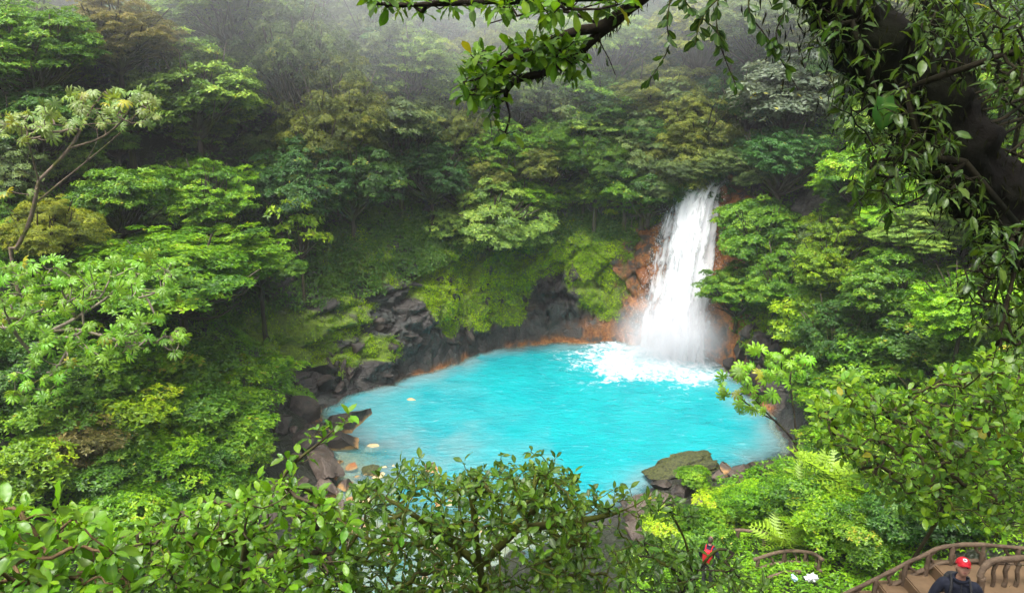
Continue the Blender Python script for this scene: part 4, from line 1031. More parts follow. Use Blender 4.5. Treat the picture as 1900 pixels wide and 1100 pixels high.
def near_plant(name, label, cat, root, stems, tips, size, kinds, col, rtip=.004, bark=(.06, .05, .03), bm_=None, group=None, rmax=.07, power=.5, jit=.06, sag=.1, **kw):
    root = np.array(root, float); root[2] = gz(root[0], root[1]) - .05
    t = tag(empty(name, tuple(root)), label, cat, group)
    st = [np.vstack([root[None], s]) if i == 0 else s for i, s in enumerate(stems)]
    st[0] = smooth_path(st[0], 14)
    nodes, par, ti = grow(st, tips, jit, sag)
    bag, rad = wood(nodes - root, par, ti, rtip, power, 5, rmax)
    me = bag.mesh('branches', True); link('branches', me, bm_ or BARK, t, bark)
    leafy(t, root, nodes, par, ti, size, kinds, col, **kw); return t

GRN = (.06, .14, .004); GRN_D = (.045, .11, .005); GRN_B = (.10, .23, .004); GRN_Y = (.16, .26, .015)
# foreground bush in the middle
near_plant('foreground_bush', 'tangled dark green bush with mossy twigs in the middle foreground, in front of the pool', 'bush', (.0, 6.9, 0),
    [px_path([(905, 1150, 6.6), (890, 1050, 6.4), (880, 960, 6.2), (870, 900, 6.1)]), px_path([(890, 1050, 6.4), (960, 980, 6.3), (1010, 920, 6.1), (1020, 880, 6.0)]),
     px_path([(890, 1050, 6.4), (830, 1000, 6.2), (760, 950, 6.0), (700, 915, 6.0)]), px_path([(960, 980, 6.3), (1080, 965, 6.3), (1160, 945, 6.4), (1215, 915, 6.4)]), px_path([(830, 1000, 6.2), (740, 1010, 6.0), (650, 990, 5.9)])],
    np.vstack([poly_tips([(630, 980), (660, 900), (760, 868), (860, 878), (960, 852), (1040, 866), (1080, 905), (1100, 960), (1120, 1150), (630, 1150)], 950, 5.3, 7.5),
               np.array([at_y(*p) for p in [(985, 838, 6), (1005, 845, 6), (1030, 850, 6.1), (780, 852, 6), (700, 880, 6), (860, 858, 6.1), (930, 846, 6.2), (655, 905, 5.9), (1065, 878, 6.1), (745, 862, 6.2)]]), poly_tips([(1070, 900), (1180, 905), (1225, 925), (1190, 960), (1080, 960)], 26, 6.1, 6.7),
               poly_tips([(1060, 960), (1180, 980), (1200, 1150), (1060, 1150)], 90, 6.2, 7.6)]),
    .10, ['elliptic', 'elliptic', 'obovate'], GRN, .0035, (.07, .06, .02), MOSSBARK, rmax=.04, whorl=(3, 5), along=2, yellow=.01, colvar=.42)
# left foreground shrub with a branch rising in front of the shore
near_plant('foreground_bush', 'glossy broad leaved bush at lower left with one branch rising before the shore', 'bush', (-2.6, 6.6, 0),
    [px_path([(440, 1150, 6.3), (450, 1060, 6.2), (465, 980, 6.1), (500, 920, 6.0)]), px_path([(500, 920, 6.0), (545, 860, 6.0), (600, 815, 6.0), (645, 772, 6.0)]),
     px_path([(450, 1060, 6.2), (360, 1010, 6.0), (280, 990, 5.9), (210, 1000, 5.8)]), px_path([(465, 980, 6.1), (430, 940, 6.1), (400, 930, 6.1)]), px_path([(450, 1060, 6.2), (540, 1010, 6.1), (610, 960, 6.0)])],
    np.vstack([poly_tips([(180, 1010), (300, 965), (420, 910), (520, 890), (600, 920), (650, 970), (660, 1150), (150, 1150)], 640, 5.0, 7.2),
               np.array([at_y(*p) for p in [(648, 770, 6), (640, 785, 5.9), (615, 800, 6.1), (590, 800, 6), (575, 812, 5.9), (600, 822, 6.1), (555, 845, 6), (530, 850, 5.9), (575, 850, 6.1), (520, 890, 5.9), (540, 885, 6.1), (500, 905, 6), (480, 890, 6.1)]])]),
    .12, ['obovate', 'elliptic', 'elliptic'], GRN_B, .0045, (.09, .07, .04), rmax=.035, whorl=(4, 6), along=1, tilt=.35)
near_plant('foreground_bush', 'large leaved bright bush in the bottom left corner with a bare brown stick', 'bush', (-3.9, 5.2, 0),
    [px_path([(60, 1180, 5.2), (90, 1080, 5.0), (60, 1010, 4.9), (40, 960, 4.9)]), px_path([(90, 1080, 5.0), (190, 1050, 5.0), (130, 1010, 4.9), (75, 985, 4.8)]), px_path([(90, 1080, 5.0), (150, 1062, 4.9), (230, 1055, 4.9)])],
    poly_tips([(-60, 950), (60, 935), (140, 945), (230, 1010), (260, 1160), (-60, 1160)], 130, 4.2, 5.6),
    .165, ['obovate', 'elliptic'], GRN_B, .006, (.16, .10, .05), rmax=.03, whorl=(4, 6), along=1, tilt=.3)
# bush right of the middle, a little farther
near_plant('foreground_bush', 'dark small leaved bush at the bottom, right of the middle, hiding the lower path', 'bush', (3.1, 9.4, 0),
    [px_path([(1290, 1160, 9.2), (1285, 1070, 9.1), (1270, 1000, 9.0), (1240, 945, 8.9)]), px_path([(1285, 1070, 9.1), (1330, 1020, 9.0), (1370, 1030, 9.0)]), px_path([(1285, 1070, 9.1), (1220, 1040, 9.0), (1180, 1000, 8.9)])],
    np.vstack([poly_tips([(1150, 1010), (1220, 990), (1300, 1040), (1370, 1050), (1420, 1085), (1440, 1160), (1150, 1160)], 260, 8.2, 10.2), poly_tips([(1190, 915), (1260, 920), (1300, 960), (1210, 965)], 16, 8.6, 9.2), poly_tips([(1280, 990), (1350, 1000), (1360, 1060), (1280, 1060)], 9, 8.6, 9.4)]),
    .16, ['elliptic', 'lance'], GRN_D, .004, (.04, .035, .02), rmax=.04, whorl=(3, 5), along=1)
# big shrub on the right
near_plant('broad_leaved_shrub', 'large yellow green shrub with rounded leaves filling the right side above the stairs', 'shrub', (6.6, 12.4, 0),
    [px_path([(1760, 930, 12.4), (1750, 860, 12.2), (1700, 800, 12.0), (1640, 770, 11.6)]), px_path([(1750, 860, 12.2), (1830, 820, 12.0), (1900, 800, 11.8)]), px_path([(1700, 800, 12.0), (1690, 730, 12.2), (1660, 690, 12.4)]),
     px_path([(1830, 820, 12.0), (1850, 740, 12.0), (1860, 670, 12.0)]), px_path([(1760, 930, 12.4), (1660, 880, 12.2), (1580, 830, 12.2)])],
    np.vstack([poly_tips([(1500, 740), (1570, 700), (1640, 730), (1740, 690), (1900, 630), (1930, 640), (1930, 990), (1820, 985), (1700, 960), (1620, 900), (1560, 850), (1510, 800)], 850, 9.9, 13.8)]),
    .175, ['obovate', 'round', 'elliptic'], (.11, .24, .005), .006, (.08, .065, .03), rmax=.035, whorl=(4, 6), along=1, yellow=.03, colvar=.45)

# ------------------------------------------------------------------ umbrella leaved trees
def umbrella(label, rootpx, Y, stems, tips, size, col, bark, nper=(1, 2), rmax=.085, group='umbrella leaved trees', rtip=.010):
    g = [px_path([(x, y, Y + dy) for x, y, dy in s], 9) for s in stems]
    rt = at_y(*rootpx, Y)
    return near_plant('umbrella_tree', label, 'tree', (rt[0], rt[1], 0), g, tips, size, ['palmate'], col, rtip, bark, None, group, rmax, .42, .05, .12,
                      whorl=nper, along=0, tilt=.0, droop=.1, colvar=.22, yellow=.03, up0=(0, -.7, 1))
umbrella('tall umbrella leaved tree with bare curved branches at the left edge', (40, 520), 26,
    [[(20, 480, 0), (55, 410, 0), (72, 335, 0)], [(72, 335, 0), (130, 275, .5), (165, 210, 1), (195, 170, 1)], [(72, 335, 0), (60, 290, -.5), (50, 255, -1)], [(72, 335, 0), (30, 310, -1), (-10, 285, -2)],
     [(62, 380, 0), (110, 340, .5), (160, 300, 1), (225, 245, 1.5), (262, 200, 1.5)], [(160, 300, 1), (180, 262, 1), (180, 240, 1)], [(130, 275, .5), (190, 255, 0), (230, 220, -.5), (245, 190, -.5)], [(40, 440, 0), (15, 390, -1), (-10, 370, -1.5)]],
    np.vstack([poly_tips([(-20, 215), (60, 190), (130, 175), (200, 158), (270, 170), (315, 200), (270, 240), (180, 230), (120, 245), (60, 270), (-20, 250)], 115, 24, 28.5), poly_tips([(-20, 340), (60, 340), (70, 370), (-20, 380)], 8, 25, 26)]),
    .56, (.20, .27, .065), (.20, .15, .11))
umbrella('umbrella leaved tree with pale zigzag branches low on the left slope', (70, 770), 23,
    [[(65, 740, 0), (62, 660, 0), (95, 615, 0)], [(95, 615, 0), (140, 590, .4), (195, 555, .8), (215, 535, 1)], [(95, 615, 0), (150, 612, -.3), (220, 632, -.6), (290, 635, -.6), (310, 610, -.6)], [(62, 660, 0), (30, 620, -.5), (10, 580, -1)],
     [(62, 690, 0), (100, 690, -.6), (120, 660, -.8), (140, 618, -.8)], [(140, 590, .4), (120, 550, .2), (105, 520, 0)], [(220, 632, -.6), (250, 605, -.8), (280, 600, -.8)], [(62, 700, 0), (30, 690, -.8), (5, 700, -1.2)]],
    np.vstack([poly_tips([(-20, 500), (60, 480), (160, 490), (250, 465), (330, 490), (320, 540), (220, 560), (130, 580), (60, 600), (-20, 620)], 170, 20.5, 25), poly_tips([(90, 600), (200, 600), (300, 580), (365, 640), (330, 660), (200, 660), (140, 720), (20, 760), (10, 690), (60, 650)], 115, 20.5, 23.5)]),
    .48, (.16, .33, .016), (.30, .25, .19))
_c3 = march(1485, 846, .15, 14)
umbrella('small umbrella leaved tree with two thin stems on the right shore', (1490, 850), _c3[1],
    [[(1487, 845, 0), (1465, 808, -.1), (1425, 768, -.4), (1402, 742, -.6)], [(1478, 830, 0), (1474, 770, .2), (1466, 715, .3), (1468, 690, .3)], [(1440, 782, -.3), (1410, 765, -.6), (1385, 748, -.9)]],
    np.vstack([poly_tips([(1345, 695), (1385, 672), (1430, 690), (1440, 740), (1410, 765), (1365, 765), (1335, 720)], 34, _c3[1] - 1.4, _c3[1] + .2), poly_tips([(1395, 645), (1440, 640), (1505, 660), (1505, 690), (1450, 715), (1395, 690)], 34, _c3[1] - .6, _c3[1] + 1)]),
    .66, (.20, .40, .012), (.05, .035, .025), (1, 2), .07, None)

# ------------------------------------------------------------------ the leaning mossy tree, its backlit dark put into the colours
MT = tag(empty('mossy_tree', (6.2, 6.2, gz(6.2, 6.2))), 'dark leaning mossy tree with hanging leaves and a branch across the top right', 'tree')
MO = np.array(MT.location)
tp = smooth_path([MO + [0, 0, -.2], at_y(2010, 640, 6.1), at_y(1890, 420, 6.0), at_y(1790, 300, 6.0), at_y(1680, 165, 6.0), at_y(1580, 40, 5.9), at_y(1500, -90, 5.8), at_y(1400, -260, 5.6), at_y(1330, -420, 5.4)], 160)
tr_ = np.interp(np.linspace(0, 1, 160), [0, .2, .5, .75, 1], [.38, .29, .25, .23, .14])
V, Fq = tube(tp - MO, tr_, 48, .0); nn = nrm(V - np.repeat(tp - MO, 48, 0)); V = V + nn * ((fbm(V * 4.5, 4, 800) - .45) * .30 + (fbm(V * 14, 3, 802) - .5) * .10)[:, None]
link('trunk', mesh_np('mossy_trunk', V, Fq, None, True), SHADEBARK, MT, (.004, .0035, .0025))
tp2 = smooth_path([at_y(1830, 330, 6.4), at_y(1790, 200, 6.8), at_y(1760, 80, 7.0), at_y(1730, -60, 7.2), at_y(1700, -260, 7.3)], 24)
V, Fq = tube(tp2 - MO, np.linspace(.14, .09, 24), 14); nn = nrm(V - np.repeat(tp2 - MO, 14, 0)); V = V + nn * ((fbm(V * 7, 3, 801) - .4) * .1)[:, None]
link('limb', mesh_np('second_limb', V, Fq, None, True), SHADEBARK, MT, (.004, .0035, .0025))
# overhanging branch
ob = [px_path([(1400, -260, 5.6), (1300, -110, 5.7), (1195, -10, 5.8), (1125, 50, 5.9)], 14), px_path([(1125, 50, 5.9), (1065, 105, 6.0), (1010, 135, 6.0), (960, 148, 6.0), (938, 175, 6.0), (946, 215, 6.0), (938, 245, 6.0)], 18),
      px_path([(1125, 50, 5.9), (1060, 62, 5.9), (1000, 90, 5.9), (940, 110, 5.8), (890, 120, 5.8)], 12), px_path([(1195, -10, 5.8), (1080, -5, 5.6), (960, 0, 5.5), (850, 5, 5.4), (740, 10, 5.3), (670, 0, 5.3)], 16), px_path([(1125, 50, 5.9), (1040, 20, 5.9), (960, 30, 5.8), (905, 45, 5.8)], 10)]
obt = np.vstack([poly_tips([(850, 150), (870, 100), (960, 80), (1040, 60), (1090, 60), (1070, 120), (1010, 130), (960, 150), (920, 190), (865, 190)], 130, 5.6, 6.3), poly_tips([(670, -10), (1180, -10), (1150, 20), (1010, 40), (880, 12), (780, 22), (680, 6)], 66, 5.1, 6.0),
                 np.array([at_y(*p) for p in [(940, 250, 6), (925, 242, 6), (955, 245, 6), (905, 215, 6), (920, 205, 6), (895, 165, 6), (880, 185, 5.9), (1085, 118, 6), (1060, 130, 6.1), (1145, 30, 5.8), (1130, 10, 5.8), (1062, 150, 6.0)]])])
nodes, par, ti = grow(ob, obt, .06, .05); bag, _r = wood(nodes - MO, par, ti, .0045, .5, 7, .06)
link('branch', bag.mesh('overhanging_branch', True), SHADEBARK, MT, (.03, .022, .014))
leafy(MT, MO, nodes, par, ti, .125, ['obovate', 'obovate', 'elliptic'], (.10, .22, .008), (3, 6), 1, .15, .1, 120, colvar=.3)
# twigs and hanging leaves round the trunk
ft = [px_path([(1790, 300, 5.6), (1700, 290, 5.4), (1620, 300, 5.3)], 8), px_path([(1680, 165, 5.6), (1620, 190, 5.4), (1570, 230, 5.3)], 8), px_path([(1580, 40, 5.5), (1520, 60, 5.4), (1490, 100, 5.3)], 8), px_path([(1680, 165, 5.6), (1780, 130, 5.4), (1900, 90, 5.3), (1990, 80, 5.2)], 10),
      px_path([(1790, 300, 5.6), (1720, 360, 5.4), (1650, 390, 5.3)], 8), px_path([(1890, 420, 5.5), (1850, 500, 5.3), (1800, 560, 5.2)], 8), px_path([(1890, 420, 6.4), (1880, 300, 6.6), (1900, 180, 6.6)], 8), px_path([(1900, 430, 5.4), (1860, 600, 5.2), (1840, 680, 5.2)], 8)]
fr_ = np.vstack([poly_tips([(1525, 90), (1600, 60), (1720, 150), (1800, 280), (1860, 420), (1780, 420), (1700, 330), (1640, 420), (1580, 360), (1590, 260), (1540, 180)], 190, 5.0, 6.0), poly_tips([(1640, -20), (1920, -20), (1920, 200), (1800, 180), (1720, 120)], 170, 5.0, 7.0),
                  poly_tips([(1800, 420), (1920, 400), (1920, 660), (1840, 640), (1780, 560)], 150, 4.9, 6.4), poly_tips([(1480, -20), (1640, -20), (1620, 60), (1520, 90)], 70, 5.2, 6.2)])
nodes, par, ti = grow(ft, fr_, .08, .2); bag, _r = wood(nodes - MO, par, ti, .003, .45, 5, .025)
link('twigs', bag.mesh('hanging_twigs', True), SHADEBARK, MT, (.035, .03, .015))
leafy(MT, MO, nodes, par, ti, .115, ['lance', 'lance', 'elliptic'], (.045, .10, .008), (2, 4), 1, -.25, .45, 170, colvar=.35)
o = link('leaf', LMESH['heart'], None, MT, (.045, .15, .02)); hp = at_y(1642, 182, 5.2) - MO
Rm = frame_rot(np.array([[.05, -.15, -1.0]]), np.array([[-.1, -1, .2]]))[0]; M = Matrix.Identity(4)
for a in range(3):
    for b in range(3): M[a][b] = Rm[a][b] * .21
    M[a][3] = hp[a]
o.matrix_local = M
# bare mossy twigs reaching in from the right
bag = Bag()
for k in range(16):
    y0 = rng.uniform(120, 340); pth = [(1930, y0 + rng.uniform(-60, 60), 6.2), (1850, y0 + rng.uniform(-30, 30), 6.0), (1760 + rng.uniform(-40, 40), y0 + rng.uniform(-50, 50), 5.9), (1660 + rng.uniform(-60, 90), y0 + rng.uniform(-70, 60), 5.8)]
    bag.add(*tube(px_path(pth, 16) - MO, np.linspace(.014, .004, 16), 5, .3))
link('twigs', bag.mesh('bare_twigs', True), SHADEBARK, MT, (.04, .032, .016))
# hanging vine with small leaves left of the trunk
def vine(pts, n, label, group, size=.075):
    p = px_path(pts, 40); org = p[0]
    t = tag(empty('hanging_vine', tuple(org)), label, 'vine', group)
    bag = Bag(); bag.add(*tube(p - org, np.linspace(.006, .003, 40), 5, .3)); link('stem', bag.mesh('vine_stem', True), BARK, t, (.05, .04, .025))
    ks = rng.integers(5, 39, n); kd = ['elliptic', 'round', 'obovate']
    for k in ks:
        o = link('leaf', LMESH[kd[k % 3]], None, t, tuple(np.array([.03, .075, .01]) * rng.uniform(.6, 1.5)))
        f = nrm(np.array([rng.normal(), rng.normal() * .6, -1.1])); R = frame_rot(f[None], rng.normal(0, 1, (1, 3)))[0]; s = size * rng.uniform(.7, 1.5); M = Matrix.Identity(4)
        for a in range(3):
            for b in range(3): M[a][b] = R[a][b] * s
            M[a][3] = (p[k] - org)[a]
        o.matrix_local = M
for k, (pts, lab) in enumerate([
    ([(1340, -30, 5.2), (1330, 20, 5.2), (1335, 80, 5.2), (1368, 165, 5.2)], 'leafy vine hanging at the top, third from the mossy trunk'),
    ([(1250, -40, 5.3), (1238, 40, 5.3), (1240, 90, 5.3), (1205, 150, 5.3)], 'leafy vine hanging beside the branch end, farthest left of the vines'),
    ([(1400, -40, 5.1), (1390, 20, 5.1), (1430, 80, 5.1), (1480, 165, 5.1)], 'long leafy vine slanting right towards the mossy trunk'),
    ([(1300, -40, 5.2), (1270, 0, 5.2), (1330, 60, 5.2), (1345, 110, 5.2)], 'short leafy vine hanging between two longer ones'),
    ([(1440, -40, 5.1), (1460, 10, 5.1), (1440, 60, 5.1), (1450, 100, 5.1)], 'leafy vine hanging next to the mossy trunk'),
    ([(1375, -40, 5.0), (1320, 10, 5.0), (1300, 40, 5.0), (1290, 80, 5.0)], 'leafy vine slanting left under the top edge')]):
    vine(pts, 26, lab, 'hanging vines under the branch')
vine([(1110, 40, 5.9), (1115, 80, 5.9), (1130, 110, 5.9), (1142, 140, 5.9)], 2, 'single thin bare vine hanging from the mossy branch', None)
# moss beards on trunk and branch
def beard(paths, n, L, par, col):
    pos = []; 
    for p, r0 in paths:
        k = rng.integers(0, len(p), n); pos.append(p[k] + rng.normal(0, 1, (n, 3)) * r0)
    pos = np.vstack(pos); m = len(pos)
    v, f, a = scatter(NARROW_T * [1, .35, 1], LEAF_F, pos - MO, np.tile([0, 0, -1.0], (m, 1)) + rng.normal(0, .35, (m, 3)), rng.normal(0, 1, (m, 3)), rng.uniform(.3, 1.2, m) * L, rng.random(m) * .9)
    o = link('moss', mesh_np('moss_beard', v, f, {'var': a}), MOSSM, par, col); o['kind'] = 'stuff'
beard([(tp, .22), (tp, .22), (tp2, .1)], 2600, .10, MT, (.02, .024, .006)); beard([(ob[0], .035), (ob[1][:8], .02)], 420, .06, MT, (.03, .033, .008))
# the tree's own crown, above the view, added to shade trunk and foreground
cn = np.vstack([tp[-30:]]); ct = np.stack([rng.uniform(-3, 9, 520), rng.uniform(0, 9.5, 520), rng.uniform(20.4, 24.5, 520)], 1)
crs = [smooth_path([tp[-16], tp[-1], np.array([1, 5.4, 21.5]), np.array([-2, 5, 22])], 14), smooth_path([tp[-16], np.array([3.5, 5.5, 21]), np.array([6, 5, 22.5])], 12), smooth_path([tp2[-1], np.array([4.5, 7.5, 21.5]), np.array([6.5, 8, 22.5])], 10)]
nodes, par, ti = grow(crs, ct, .06, .05); bag, _r = wood(nodes - MO, par, ti, .006, .5, 5, .1); link('limbs', bag.mesh('crown_limbs', True), BARK, MT, (.05, .04, .025))
leafy(MT, MO, nodes, par, ti, .27, ['obovate', 'elliptic'], (.05, .13, .012), (5, 7), 2, .1, .1, 0)

# ------------------------------------------------------------------ ferns and small palms
def frond_tpl(pairs=9, w=.36, lw=.10):
    V, Fc = [], []
    for k in range(pairs):
        t = .12 + .86 * k / (pairs - 1); L = w * math.sin(math.pi * (t * .85 + .12)) ** .7; z = -.45 * t * t + .25 * t
        for s in (-1, 1):
            b = len(V); V += [[t, 0, z], [t + .35 * L * .5, s * L * .5, z + .01 - .02], [t + .45 * L, s * L, z - .12 * L], [t - lw + .2 * L, s * L * .5, z - .02]]
            Fc += [[b, b + 1, b + 2], [b, b + 2, b + 3]] if s < 0 else [[b, b + 2, b + 1], [b, b + 3, b + 2]]
    b = len(V)
    for t in np.linspace(0, 1, 6): z = -.45 * t * t + .25 * t; V += [[t, .008, z], [t, -.008, z]]
    for i in range(5): q = b + i * 2; Fc += [[q, q + 2, q + 3], [q, q + 3, q + 1]]
    return np.array(V), np.array(Fc)
fv, ff = frond_tpl(); FROND = mesh_np('frond', fv, ff, {'var': np.full(len(fv), .6)}); FROND.materials.append(LEAF)
pv_, pf = frond_tpl(15, .42, .03); PFROND = mesh_np('palm_frond', pv_, pf, {'var': np.full(len(pv_), .6)}); PFROND.materials.append(LEAF)
STUB = tube(np.array([[0, 0, -.5], [0, 0, 0], [0, 0, .1]]), [.05, .04, .02], 6); STUBM = mesh_np('crown_stub', *STUB, None, True); STUBM.materials.append(BARK)
def fern(px, py, size, n, col, label, group, kind='fern', h=.5, ymin=13, Y=None):
    c = march(px, py, h, ymin) if Y is None else at_y(px, py, Y); g = gz(c[0], c[1])
    t = tag(empty(kind, (c[0], c[1], g)), label, 'plant', group); hh = max(c[2] - g, .1)
    link('stem', STUBM, None, t, (.07, .05, .03), (0, 0, hh), None, (1, 1, max(1, hh * 2)))
    for k in range(n):
        s = size * rng.uniform(.75, 1.15)
        link('frond', PFROND if kind == 'palm' else FROND, None, t, tuple(np.array(col) * rng.uniform(.75, 1.25)), (0, 0, hh), (rng.normal(0, .2), -rng.uniform(.15, .75), k * 6.28 / n + rng.normal(0, .25)), (s, s, s))
FC = (.22, .36, .02)
for k, (x, y, s, n, lab) in enumerate([(1530, 885, 1.5, 12, 'large feathery fern below the small umbrella leaved tree, leftmost of the ferns'), (1580, 905, 1.5, 13, 'largest feathery fern at the centre of the right bank'), (1620, 880, 1.3, 10, 'feathery fern touching the yellow green shrub'),
        (1545, 945, 1.3, 11, 'feathery fern just above the lower railing'), (1490, 895, 1.2, 10, 'pale fern beside the shore stones'), (1600, 960, 1.2, 10, 'feathery fern in front of the largest fern'), (1455, 1005, 1.1, 10, 'bright fern leaning over the lower railing'), (1500, 985, 1.2, 10, 'bright fern behind the lower railing'),
        (1650, 930, 1.1, 9, 'dark feathery fern above the stair railing')]):
    fern(x, y, s, n, FC if k < 7 else BRIGHT, lab, 'feathery ferns on the right bank')
fern(240, 918, 1.1, 9, (.12, .26, .04), 'small pale palm low on the left slope', None, 'palm')
fern(160, 745, 1.2, 8, (.14, .26, .04), 'small palm under the pale zigzag branches on the left', None, 'palm')
fern(1435, 562, 1.6, 8, BRIGHT, 'palm frond tuft on the rock right of the waterfall', None, 'palm')
for k, (x, y, lab) in enumerate([(1690, 990, 'small fern left of the stair railing, under the shrub'), (1640, 1030, 'small fern outside the lower end of the stair railing'), (1850, 985, 'fern behind the top of the stair railing'), (1880, 1070, 'fern drooping over the stair at the right edge')]):
    fern(x, y, .5, 9, BRIGHT, lab, 'small ferns by the stairs', 'fern', .35, 9.9 if k < 3 else 7.4)

# ------------------------------------------------------------------ stairs, railings
WOOD = bark_material('weathered_rail', .12, .8)
STEPM = plain('worn_step', (.15, .095, .05), .8, .5, 5, 0, .3, .6)
def blob_tube(pts, r, sides=10, amp=.18, n=None, seed=0):
    p = smooth_path(pts, n or max(10, len(pts) * 9)); V, Fq = tube(p, r, sides)
    c = np.repeat(p, sides, 0); nn = V - c; V = c + nn * (1 + amp * 2 * (fbm(V * 9 + seed, 4, 900) - .5))[:, None]
    k = len(V); n0 = len(p)
    return V, [Fq, np.array([[0 * sides + i for i in range(sides)][::-1], [(n0 - 1) * sides + i for i in range(sides)]])]
def piece(name, par, org, pts, r, m=WOOD, sides=10, amp=.18, seed=0):
    V, Fc = blob_tube(np.asarray(pts, float) - org, r, sides, amp, None, seed); return link(name, mesh_np(name, V, Fc, None, True), m, par, (.17, .12, .08))
def step_h(x): return 9.6 - .175 * math.ceil(max(0.0, 6.15 - x) / .33) if x < 6.15 else 9.6
st = tag(empty('staircase', (6.0, 8.8, 8.6)), 'brown curving staircase at the lower right, under the person in the red cap', 'staircase'); SO = np.array(st.location)
def slab(name, par, org, poly, z0, z1, m):
    n = len(poly); v = [(x, y, z1) for x, y in poly] + [(x, y, z0) for x, y in poly]
    f = [list(range(n)), list(range(2 * n - 1, n - 1, -1))]; q = [[i, i + n, (i + 1) % n + n, (i + 1) % n] for i in range(n)]
    bm = bmesh.new(); bv = [bm.verts.new(np.array(a) - org) for a in v]
    for a in f + q: bm.faces.new([bv[i] for i in a])
    bmesh.ops.recalc_face_normals(bm, faces=bm.faces); bmesh.ops.bevel(bm, geom=bm.edges[:], offset=.018, segments=2, affect='EDGES')
    me = bpy.data.meshes.new(name); bm.to_mesh(me); bm.free(); return link(name, me, m, par)
for i in range(9):
    x1 = 6.15 - .33 * i; x0 = x1 - .40; z = 10.25 - .175 * (i + 1); sk = .06
    slab('step', st, SO, [(x0 - sk, 9.62), (x0 + sk, 7.0), (x1 + sk, 7.0), (x1 - sk, 9.62)], z - .6, z, STEPM)
slab('landing', st, SO, [(6.09, 9.62), (6.21, 7.0), (9.4, 7.0), (9.4, 9.62)], 9.3, 10.25, STEPM)
slab('stringer', st, SO, [(3.0, 9.55), (3.0, 7.1), (9.3, 7.1), (9.3, 9.55)], 6.6, 8.9, STEPM)
rl = tag(empty('stair_railing', (6.2, 9.55, 9.6)), 'rustic log railing curving along the far side of the staircase', 'railing'); RO = np.array(rl.location)
top_ = [at_y(1545, 1112, 9.5), at_y(1640, 1066, 9.5), at_y(1700, 1036, 9.5), at_y(1752, 1014, 9.5), at_y(1820, 1010, 9.5), at_y(1900, 1017, 9.5), at_y(1990, 1024, 9.5)]
piece('top_rail', rl, RO, top_, .031, amp=.4)
tpth = smooth_path(top_, 60)
low_ = tpth - np.array([0, 0, .27]); piece('lower_rail', rl, RO, low_[::6], .032, amp=.25, seed=3)
for k in range(0, 60, 8):
    p = tpth[k]; piece('post', rl, RO, [p + [0, 0, .0], p - [0, .02, .2], p - [0, 0, .5]], .036, amp=.3, seed=k)
for k in range(3, 58, 7):
    p = tpth[k]; q_ = tpth[min(k + 3, 59)]; s = 1 if (k // 5) % 2 else -1
    a, b = (p, q_) if s > 0 else (q_, p)
    piece('brace', rl, RO, [a - [0, 0, .02], a * .6 + b * .4 - [.03, 0, .1], a * .4 + b * .6 - [-.04, 0, .18], b - [0, 0, .27]], .022, amp=.35, seed=k)
nr_ = tag(empty('stair_railing', (6.5, 8.95, 9.6)), 'thick cast railing with stubby balusters behind the person at right', 'railing'); NO = np.array(nr_.location)
nt_ = [at_y(1818, 1072, 8.9), at_y(1826, 1052, 8.95), at_y(1845, 1040, 9.0), at_y(1880, 1036, 9.0), at_y(1930, 1033, 9.0), at_y(2000, 1032, 9.0)]
piece('top_rail', nr_, NO, nt_, .043, amp=.35)
p = at_y(1822, 1070, 8.9); piece('post', nr_, NO, [p, p - [0, 0, .2], [p[0], p[1], 10.2]], .055, amp=.25)
for k in range(6):
    p = at_y(1848 + k * 22, 1046, 9.0); piece('baluster', nr_, NO, [p, p - [.015, 0, .12], p - [-.015, 0, .25], [p[0], p[1], 10.22]], .03, amp=.45, seed=k * 2)
lo = tag(empty('log_rail', tuple(at_y(1765, 1105, 8.0))), 'short log handrail crossing the bottom edge in front of the person', 'railing'); LO = np.array(lo.location)
lp = [at_y(1690, 1140, 7.9), at_y(1740, 1108, 7.9), at_y(1778, 1094, 7.95)]
piece('rail', lo, LO, lp, .05, amp=.2); piece('post', lo, LO, [lp[1], lp[1] - [0, 0, .5], lp[1] - [0, 0, 1.3]], .05, amp=.25)
# lower path with its rails
def rail_set(label, top, drop, nposts, org_i=0, braces=True, group='rustic railings along the lower path', r=.06):
    P_ = smooth_path(top, 40); o0 = P_[org_i]; t = tag(empty('path_railing', (o0[0], o0[1], o0[2] - drop)), label, 'railing', group); O_ = np.array(t.location)
    piece('top_rail', t, O_, top, r, amp=.15)
    if braces: piece('lower_rail', t, O_, [q - [0, 0, drop * .7] for q in top], r * .8, amp=.2)
    for k in np.linspace(2, 37, nposts).astype(int):
        piece('post', t, O_, [P_[k], P_[k] - [.02, 0, drop * .5], [P_[k][0], P_[k][1], min(gz(P_[k][0], P_[k][1]), P_[k][2] - drop) - .1]], r, amp=.25, seed=int(k))
    if braces:
        for k in range(5, 34, 6): a = P_[k]; b = P_[k + 3]; piece('brace', t, O_, [a - [0, 0, .03], a * .5 + b * .5 - [-.05, 0, drop * .3], b - [0, 0, drop * .7]], r * .55, amp=.3, seed=k)
def rp(px, py, h): return march(px, py, h * .75, 13)
rail_set('rustic log railing with wavy balusters on the lower path, beside the white sheet', [rp(1398, 1038, .95), rp(1445, 1024, .95), rp(1478, 1022, .95), rp(1510, 1027, .95), rp(1526, 1038, .95)], .55, 4)
rail_set('single curved log rail farther down the path, nearest the pool', [rp(1332, 995, .7), rp(1350, 986, .8), rp(1372, 983, .85), rp(1400, 986, .85), rp(1426, 991, .8)], .7, 3, 0, False)
rail_set('short log rail just left of the white sheet on the lower path', [rp(1425, 1072, .6), rp(1455, 1062, .6), rp(1484, 1060, .6)], .5, 2, 0, False)
rail_set('short pale log rail left of the person with the red backpack', [rp(1290, 1021, .6), rp(1302, 1013, .6), rp(1312, 1008, .6)], .5, 2, 0, False)
